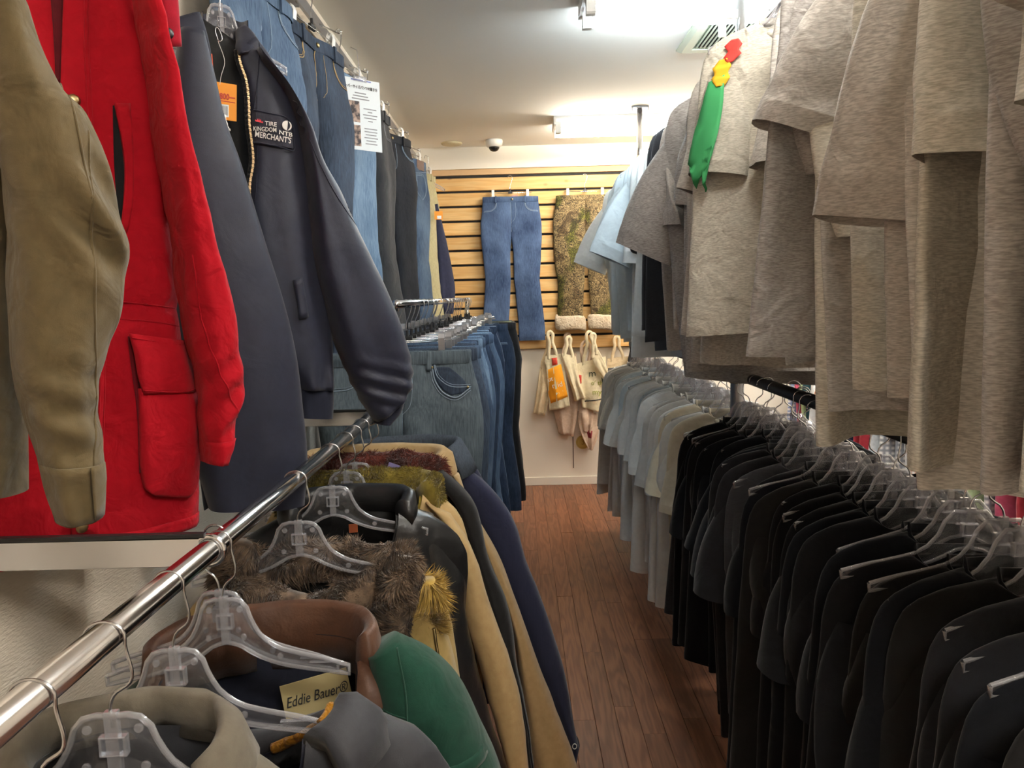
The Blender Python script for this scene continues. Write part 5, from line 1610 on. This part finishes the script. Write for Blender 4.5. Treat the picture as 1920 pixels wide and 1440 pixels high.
# leather facing that follows the right opening edge down
R0 = cP[:34, 0]; R1 = cP[:34, 7] 
mo('leather_facing', loft(np.stack([cP[:34, 0] + [-.004, -.006, 0], cP[:34, 3] + [0, -.008, 0], cP[:34, 6] + [0, -.006, 0], cP[:34, 6] + [0, .002, 0], cP[:34, 0] + [-.004, .002, 0]], 1), True), brownl, cT)
mo('leather_facing', loft(np.stack([cP[:34, -1] + [.004, -.006, 0], cP[:34, -4] + [0, -.008, 0], cP[:34, -7] + [0, -.006, 0], cP[:34, -7] + [0, .002, 0], cP[:34, -1] + [.004, .002, 0]], 1), True), brownl, cT)
lb = mo('neck_label', xbox(-.005, .10, .060, .062, -.112, -.052, .0005), plain('cream label cloth', '#b7a878', .8), cT, False, rot=(R_(-18), R_(-12), 0))
text('label_lettering', 'Eddie Bauer®', .022, (.047, .0585, -.080), MAT['black_print'], lb, shear=.35, sx=.78)

o = hook_at(535, 1010, 1.365, 'clear hanger over the fur collar of the khaki parka', R_(2))
es = dict(L=[(735, 1120), (765, 1220), (800, 1320), (840, 1450)], R=[(790, 1085), (838, 1190), (862, 1290), (880, 1350), (905, 1450)], th=[.04, .06, .05], w=-.03)
cT, cC, cM, cS, cP = coat('khaki parka with thick brown fur collar and straw fur hood tuft', o + Vector((.03, -.012, -.088)), R_(4), .150, .255, .74, .065, .001, .001, .3, .045, khak, MAT['black_lining'], furb, [(-.026, -.03), (-.028, .005), (-.012, .028), (.01, .034), (.03, .026), (.04, .0), (.036, -.035), (.01, -.05)], seed=404, sleevesR=es)
fur('fur_pile', cC, furb, cM, 26000, .019, 41, .0010, .55, .9)
# the fur lapel that stands up at the right and hangs down the front
fr = Fr(o + Vector((.03, -.012, -.088)), R_(4))
lapel = [fr.uz(a, b, -.07) for a, b in ((752, 1050), (748, 1090), (738, 1150), (728, 1205), (718, 1240))]
tv, tf = tube(resamp(np.array([(u_, -.05 - .008 * k_, z_) for k_, (u_, z_) in enumerate(lapel)]), 26), np.interp(np.linspace(0, 1, 26), [0, .15, .5, 1], [.02, .036, .036, .018]), 18)
ff = mo('fur_lapel', (tv, tf), furb, cT)
fur('fur_lapel_pile', np.concatenate([tv.reshape(26, 18, 3), tv.reshape(26, 18, 3)[:, :1]], 1), furb, ff, 11000, .019, 42, .0010, .5, .9)
lapel = [fr.uz(a, b, -.07) for a, b in ((440, 1030), (432, 1070), (436, 1120))]
tv, tf = tube(resamp(np.array([(u_, -.03, z_) for u_, z_ in lapel]), 16), np.interp(np.linspace(0, 1, 16), [0, .3, 1], [.02, .034, .024]), 18)
ff = mo('fur_lapel', (tv, tf), furb, cT)
fur('fur_lapel_pile', np.concatenate([tv.reshape(16, 18, 3), tv.reshape(16, 18, 3)[:, :1]], 1), furb, ff, 6000, .019, 43, .0010, .5, .9)
fr = Fr(o + Vector((.03, .02, -.055)), R_(4))
q = fr.uz(812, 1092, -.04)
Qs, _k = strip(np.array([(q[0] - .018, q[1] + .05), (q[0] - .03, q[1]), (q[0] - .012, q[1] - .045)]), np.array([(q[0] + .008, q[1] + .048), (q[0] + .022, q[1]), (q[0] + .004, q[1] - .05)]), .022, 16, 20, -.035, 5, (0, 3), (30, .003))
hv = mo('hood_edge', loft(Qs, True, True, True), fury, cT)
fur('hood_fur', np.concatenate([Qs, Qs[:, :1]], 1), fury, hv, 4500, .026, 44, .0008, .1, .7, inside=np.array([q[0], -.035, q[1]]))
zs = cS[2].path([(815, 1160), (822, 1200), (835, 1250), (838, 1290)], -.03)
mo('zip', line(cS[1], zs, .003, .002), MAT['brass'], cS[0])

o = hook_at(612, 938, 1.625, 'clear hanger in the black leather jacket', R_(4))
fs = dict(L=[(740, 1010), (775, 1120), (815, 1290), (850, 1450)], R=[(800, 965), (846, 1030), (870, 1090), (872, 1140), (890, 1230), (925, 1360), (955, 1450)], th=[.04, .05, .045], w=0.0, wk=(16, .01))
cT, cC, cM, cS, cP = coat('black leather jacket with tall stand collar and zip edge', o + Vector((.03, .02, -.05)), R_(10), .125, .26, .72, .065, .11, .01, .3, .07, blackl, MAT['black_lining'], blackl, [(-.01, -.02), (-.006, .025), (.0, .036), (.012, .042), (.026, .034), (.034, .0), (.03, -.03)], seed=405, wk=(14, .014), sleevesR=fs)
mo('red_brand_tab', box(-.004, .016, .03, .032, -.07, -.05), plain('orange thread mark', '#a0522d', .7), cT, False)

o = hook_at(650, 905, 1.765, 'clear hanger in the tan coat with olive gold fleece collar', R_(-3))
gs = dict(L=[(800, 940), (833, 977), (848, 1037), (867, 1087), (866, 1137), (888, 1213), (930, 1360), (951, 1440), (970, 1510)], R=[(850, 965), (880, 1013), (904, 1080), (934, 1177), (964, 1267), (978, 1327), (991, 1440), (1000, 1510)], th=[.03, .05, .05, .05], w=-.03, wk=(15, .008))
cT, cC, cM, cS, cP = coat('long tan coat with olive gold fleece collar', o + Vector((.03, .02, -.05)), R_(4), .165, .255, .85, .06, .15, .05, .4, .05, tan1, furo, furo, [(-.016, -.04), (-.016, .02), (-.002, .040), (.016, .044), (.034, .03), (.038, -.03)], seed=406, sleevesR=gs, cat='coat', name='coat')
fur('fleece_pile', cC, furo, cM, 14000, .009, 45, .0010, .3, .8)

o = hook_at(662, 882, 1.86, 'clear hanger in the jacket with dark red fur collar', R_(5))
hs_ = dict(L=[(800, 890), (850, 940), (890, 1040), (930, 1180), (975, 1330), (992, 1450)], R=[(830, 880), (885, 935), (917, 1040), (950, 1130), (970, 1250), (990, 1360), (1002, 1450)], th=[.03, .045, .04], w=-.03, mat=blackj)
cT, cC, cM, cS, cP = coat('black jacket with dark red brown fur collar', o + Vector((.03, .02, -.05)), R_(6), .15, .25, .75, .05, .12, .02, .3, .05, blackj, MAT['black_lining'], furr, [(-.026, -.03), (-.026, .03), (-.012, .06), (.014, .066), (.042, .048), (.052, .005), (.04, -.04)], seed=407, sleevesR=hs_)
fur('fur_pile', cC, furr, cM, 20000, .020, 46, .0009, .7, .5)

o = hook_at(690, 855, 1.96, 'clear hanger in the tan hooded coat with black drawstring', R_(-2))
ts = dict(L=[(850, 890), (882, 960), (920, 1060), (950, 1140), (975, 1260), (985, 1360), (1000, 1450), (1010, 1520)], R=[(862, 890), (888, 960), (934, 1043), (978, 1160), (1021, 1270), (1055, 1362), (1082, 1440), (1100, 1520)], th=[.03, .045, .06, .06], w=-.02, wk=(14, .008))
cT, cC, cM, cS, cP = coat('tan hooded coat with black drawstring cord', o + Vector((.03, .02, -.045)), R_(3), .165, .25, .85, .055, .12, .02, .35, .05, tan2, tan1, tan2, [(-.012, -.04), (-.010, .03), (.0, .058), (.016, .066), (.034, .05), (.046, .0), (.04, -.03)], seed=408, sleevesR=ts, cat='coat', name='coat', wk=(16, .01))
fr = Fr(o + Vector((.03, .02, -.045)), R_(3))
cd = []
for a, b in (((784, 880), (800, 915)), ((790, 876), (806, 908))):
    p, q = fr.uz(*a, -.07), fr.uz(*b, -.07)
    cd.append(tube(resamp(np.array([(p[0], -.075, p[1]), (p[0] * .5 + q[0] * .5 + .004, -.085, p[1] * .5 + q[1] * .5), (q[0], -.085, q[1])]), 10), .0028, 6))
mo('drawstring', join(*cd), MAT['black_plastic'], cT)
p = fr.uz(800, 916, -.07)
mo('eyelet', tube(np.array([[p[0] + .007 * math.cos(a), -.086, p[1] + .007 * math.sin(a)] for a in np.linspace(0, 6.283, 20)]), .0018, 6), MAT['brass'], cT)
p = U(738, 878, Y=1.90)
pt_ = thing('size_tag', 'small lilac tag at the neck of the tan hooded coat', 'tag', p, R_(-10))
mo('card', xbox(-.016, .016, -.0006, .0006, -.022, .012, .0003), plain('lilac card', '#8f86b8', .6), pt_, False, rot=(0, R_(18), 0))

o = hook_at(705, 842, 2.07, 'clear hanger in the navy jacket with slate collar at the far rail end', R_(3))
js = dict(L=[(840, 880), (880, 950), (920, 1050), (965, 1170), (1022, 1300), (1064, 1395)], R=[(866, 868), (905, 900), (957, 965), (990, 1060), (1021, 1140), (1058, 1260), (1077, 1360), (1085, 1395)], th=[.035, .05, .045, .04], w=-.02, wk=(12, .005))
cT, cC, cM, cS, cP = coat('navy corduroy jacket with slate denim collar, farthest on the jacket rail', o + Vector((.105, .02, -.025)), R_(4), .13, .22, .75, .055, .10, .01, .3, .05, navyc, navyl, slated, [(-.01, -.02), (-.006, .035), (.004, .05), (.018, .044), (.04, .0), (.055, -.04), (.046, -.044), (.026, .0), (.01, .01)], seed=409, sleevesR=js)
X_, k_ = strip(cS[2].path([(1064, 1392), (1074, 1418)], -.02), cS[2].path([(1086, 1390), (1078, 1422)], -.02), .04, 10, 24, -.02, 5, (0, 3), (30, .002))
cf = mo('cuff', loft(X_, True, False, False), navyc, cS[0])
mo('cuff_eyelet', tube(np.array([[cS[2].uz(1077, 1398, -.06)[0] + .006 * math.cos(a), -.064, cS[2].uz(1077, 1398, -.06)[1] + .008 * math.sin(a)] for a in np.linspace(0, 6.283, 20)]), .0013, 6), MAT['white_print'], cf)

# ------------------------------------------------------------------ bird print on one grey shirt
for sh, T_ in BIRD_SHIRT:
    sgn = 1 if sh.scale.x > 0 else -1
    key = 'sa' if sgn > 0 else 'sb'
    vs = np.array([v.co[:] for v in T_[key].vertices]); vs[:, 0] *= sgn
    sf = Surf(vs[None], np.ones(len(vs), bool))
    bv = np.array([v.co[:] for v in T_['body'].vertices]); bv[:, 0] *= sgn
    allv = np.concatenate([vs, bv])

    def wf(q):
        q = np.asarray(q, float); out = []
        for a, b in q:
            d = (allv[:, 0] - a)**2 + (allv[:, 2] - b)**2
            k = np.argpartition(d, 14)[:14]
            out.append(allv[k, 1].min())
        return np.array(out)
    sf.w = wf
    sx_ = sgn
    def pp(name, L, Rr, m):
        v, f = patch(sf, np.array(L), np.array(Rr), .006, 14, 6, False, .001)
        v = v * [sx_, 1, 1]
        mo(name, (v, f if sx_ > 0 else [q[::-1] for q in f]), m, sh)
    pp('green_print', [(-.205, -.135), (-.225, -.20), (-.245, -.27), (-.262, -.33), (-.25, -.345)], [(-.165, -.12), (-.165, -.20), (-.175, -.27), (-.19, -.335), (-.235, -.40)], plain('green print', '#2e8a50', .8))
    pp('green_print_tip', [(-.215, -.31), (-.215, -.35), (-.212, -.41)], [(-.185, -.30), (-.195, -.35), (-.208, -.41)], plain('green print', '#2e8a50', .8))
    pp('yellow_print', [(-.180, -.082), (-.197, -.10), (-.190, -.118), (-.200, -.128), (-.185, -.150)], [(-.160, -.080), (-.148, -.10), (-.158, -.115), (-.150, -.130), (-.165, -.150)], plain('yellow print', '#d9a81c', .8))
    pp('red_print', [(-.150, -.036), (-.168, -.05), (-.158, -.064), (-.170, -.078), (-.160, -.092)], [(-.132, -.036), (-.122, -.052), (-.132, -.062), (-.124, -.074), (-.148, -.092)], plain('red print', '#c8342c', .8))

# ------------------------------------------------------------------ shirts on the far right wall
r2 = thing('wall_rack', 'black rail of coloured shirts along the right wall behind the double rack', 'clothes rack', (2.2, 0, 0))
mo('rail', cyl((0, 1.4, 1.24), (0, 5.6, 1.24), .014, 12), MAT['black_metal'], r2)
for y in (1.5, 3.5, 5.5):
    mo('bracket', join(xbox(0, XR - 2.2 - .001, y - .01, y + .01, 1.22, 1.235, .002), xbox(XR - 2.2 - .012, XR - 2.2 - .001, y - .03, y + .03, 1.1, 1.3, .002)), MAT['grey_metal'], r2, False)
SC = [('white', '#dfe3e6'), ('sky blue', '#7fa0c8'), ('red', '#a8323c'), ('navy', '#2b3350'), ('cream', '#d8cfae'), ('pale green', '#b8c89a'), ('grey checked', '#8a8c92'), ('pink', '#b8506a'), ('orange checked', '#d08a5a'), ('blue checked', '#7c8cb0'), ('dark teal', '#23434a'), ('yellow', '#d6c878')]
rs_ = random.Random(8)
scm = {}
for n_, c_ in SC:
    m_ = fabric(n_ + ' shirting', c_, None, .9, streak=(1, 1, 1), jitter=.05)
    if 'checked' in n_:
        t_ = m_.node_tree; b_ = t_.nodes['Principled BSDF']
        tc = N(t_, 'ShaderNodeTexCoord')
        ws = []
        for d_ in ('X', 'Z'):
            w_ = N(t_, 'ShaderNodeTexWave', bands_direction=d_); w_.inputs['Scale'].default_value = 11; t_.links.new(tc.outputs['Object'], w_.inputs['Vector']); ws.append(w_)
        ad = N(t_, 'ShaderNodeMath', operation='MULTIPLY'); t_.links.new(ws[0].outputs['Fac'], ad.inputs[0]); t_.links.new(ws[1].outputs['Fac'], ad.inputs[1])
        mx = N(t_, 'ShaderNodeMix', data_type='RGBA'); t_.links.new(ad.outputs[0], mx.inputs[0]); mx.inputs[6].default_value = (*srgb(c_), 1); mx.inputs[7].default_value = (.85, .82, .78, 1)
        t_.links.new(mx.outputs[2], b_.inputs['Base Color'])
    scm[n_] = m_
y = 1.6; i = 0
while y < 5.5 and i < 36:
    n_, c_ = SC[rs_.randrange(len(SC))]
    tee('%s shirt on the right wall rail, %s from its near end' % (n_, ORD[i]), (2.2, y, 1.10), R_(rs_.gauss(0, 4)), TEE_LOW[rs_.randrange(7)], scm[n_], 'coloured shirts on the right wall rail', name='shirt')
    hanger('steel-hooked hanger of the %s coloured shirt on the right wall rail' % ORD[i], (2.2, y, 1.154), 0, HG_LOW, 'hangers on the right wall rail')
    y += rs_.uniform(.09, .125); i += 1
fixture(1.75, 2.2, 'neutral', 'added unseen twin tube ceiling light above the right wall shirts, nearer one')  # added lamp, out of view, to light the shirts on the right wall
fixture(1.75, 4.3, 'neutral', 'added unseen twin tube ceiling light above the right wall shirts, farther one')  # second lamp added out of view for the right wall

# ------------------------------------------------------------------ lettering to meshes
bpy.context.view_layer.update()
for o, ln, kh in FIT:
    bw = o.dimensions.x / max(o.scale.x, 1e-6)
    o.scale = (ln / bw, kh / .72, 1)
bpy.context.view_layer.update()
dg = bpy.context.evaluated_depsgraph_get()
for o in [q for q in scene.objects if q.type == 'FONT']:
    me = bpy.data.meshes.new_from_object(o.evaluated_get(dg))
    n = bpy.data.objects.new(o.name, me)
    COL.objects.link(n)
    n.parent = o.parent; n.location = o.location; n.rotation_euler = o.rotation_euler; n.scale = o.scale
    nm = o.name
    bpy.data.objects.remove(o)
    n.name = nm
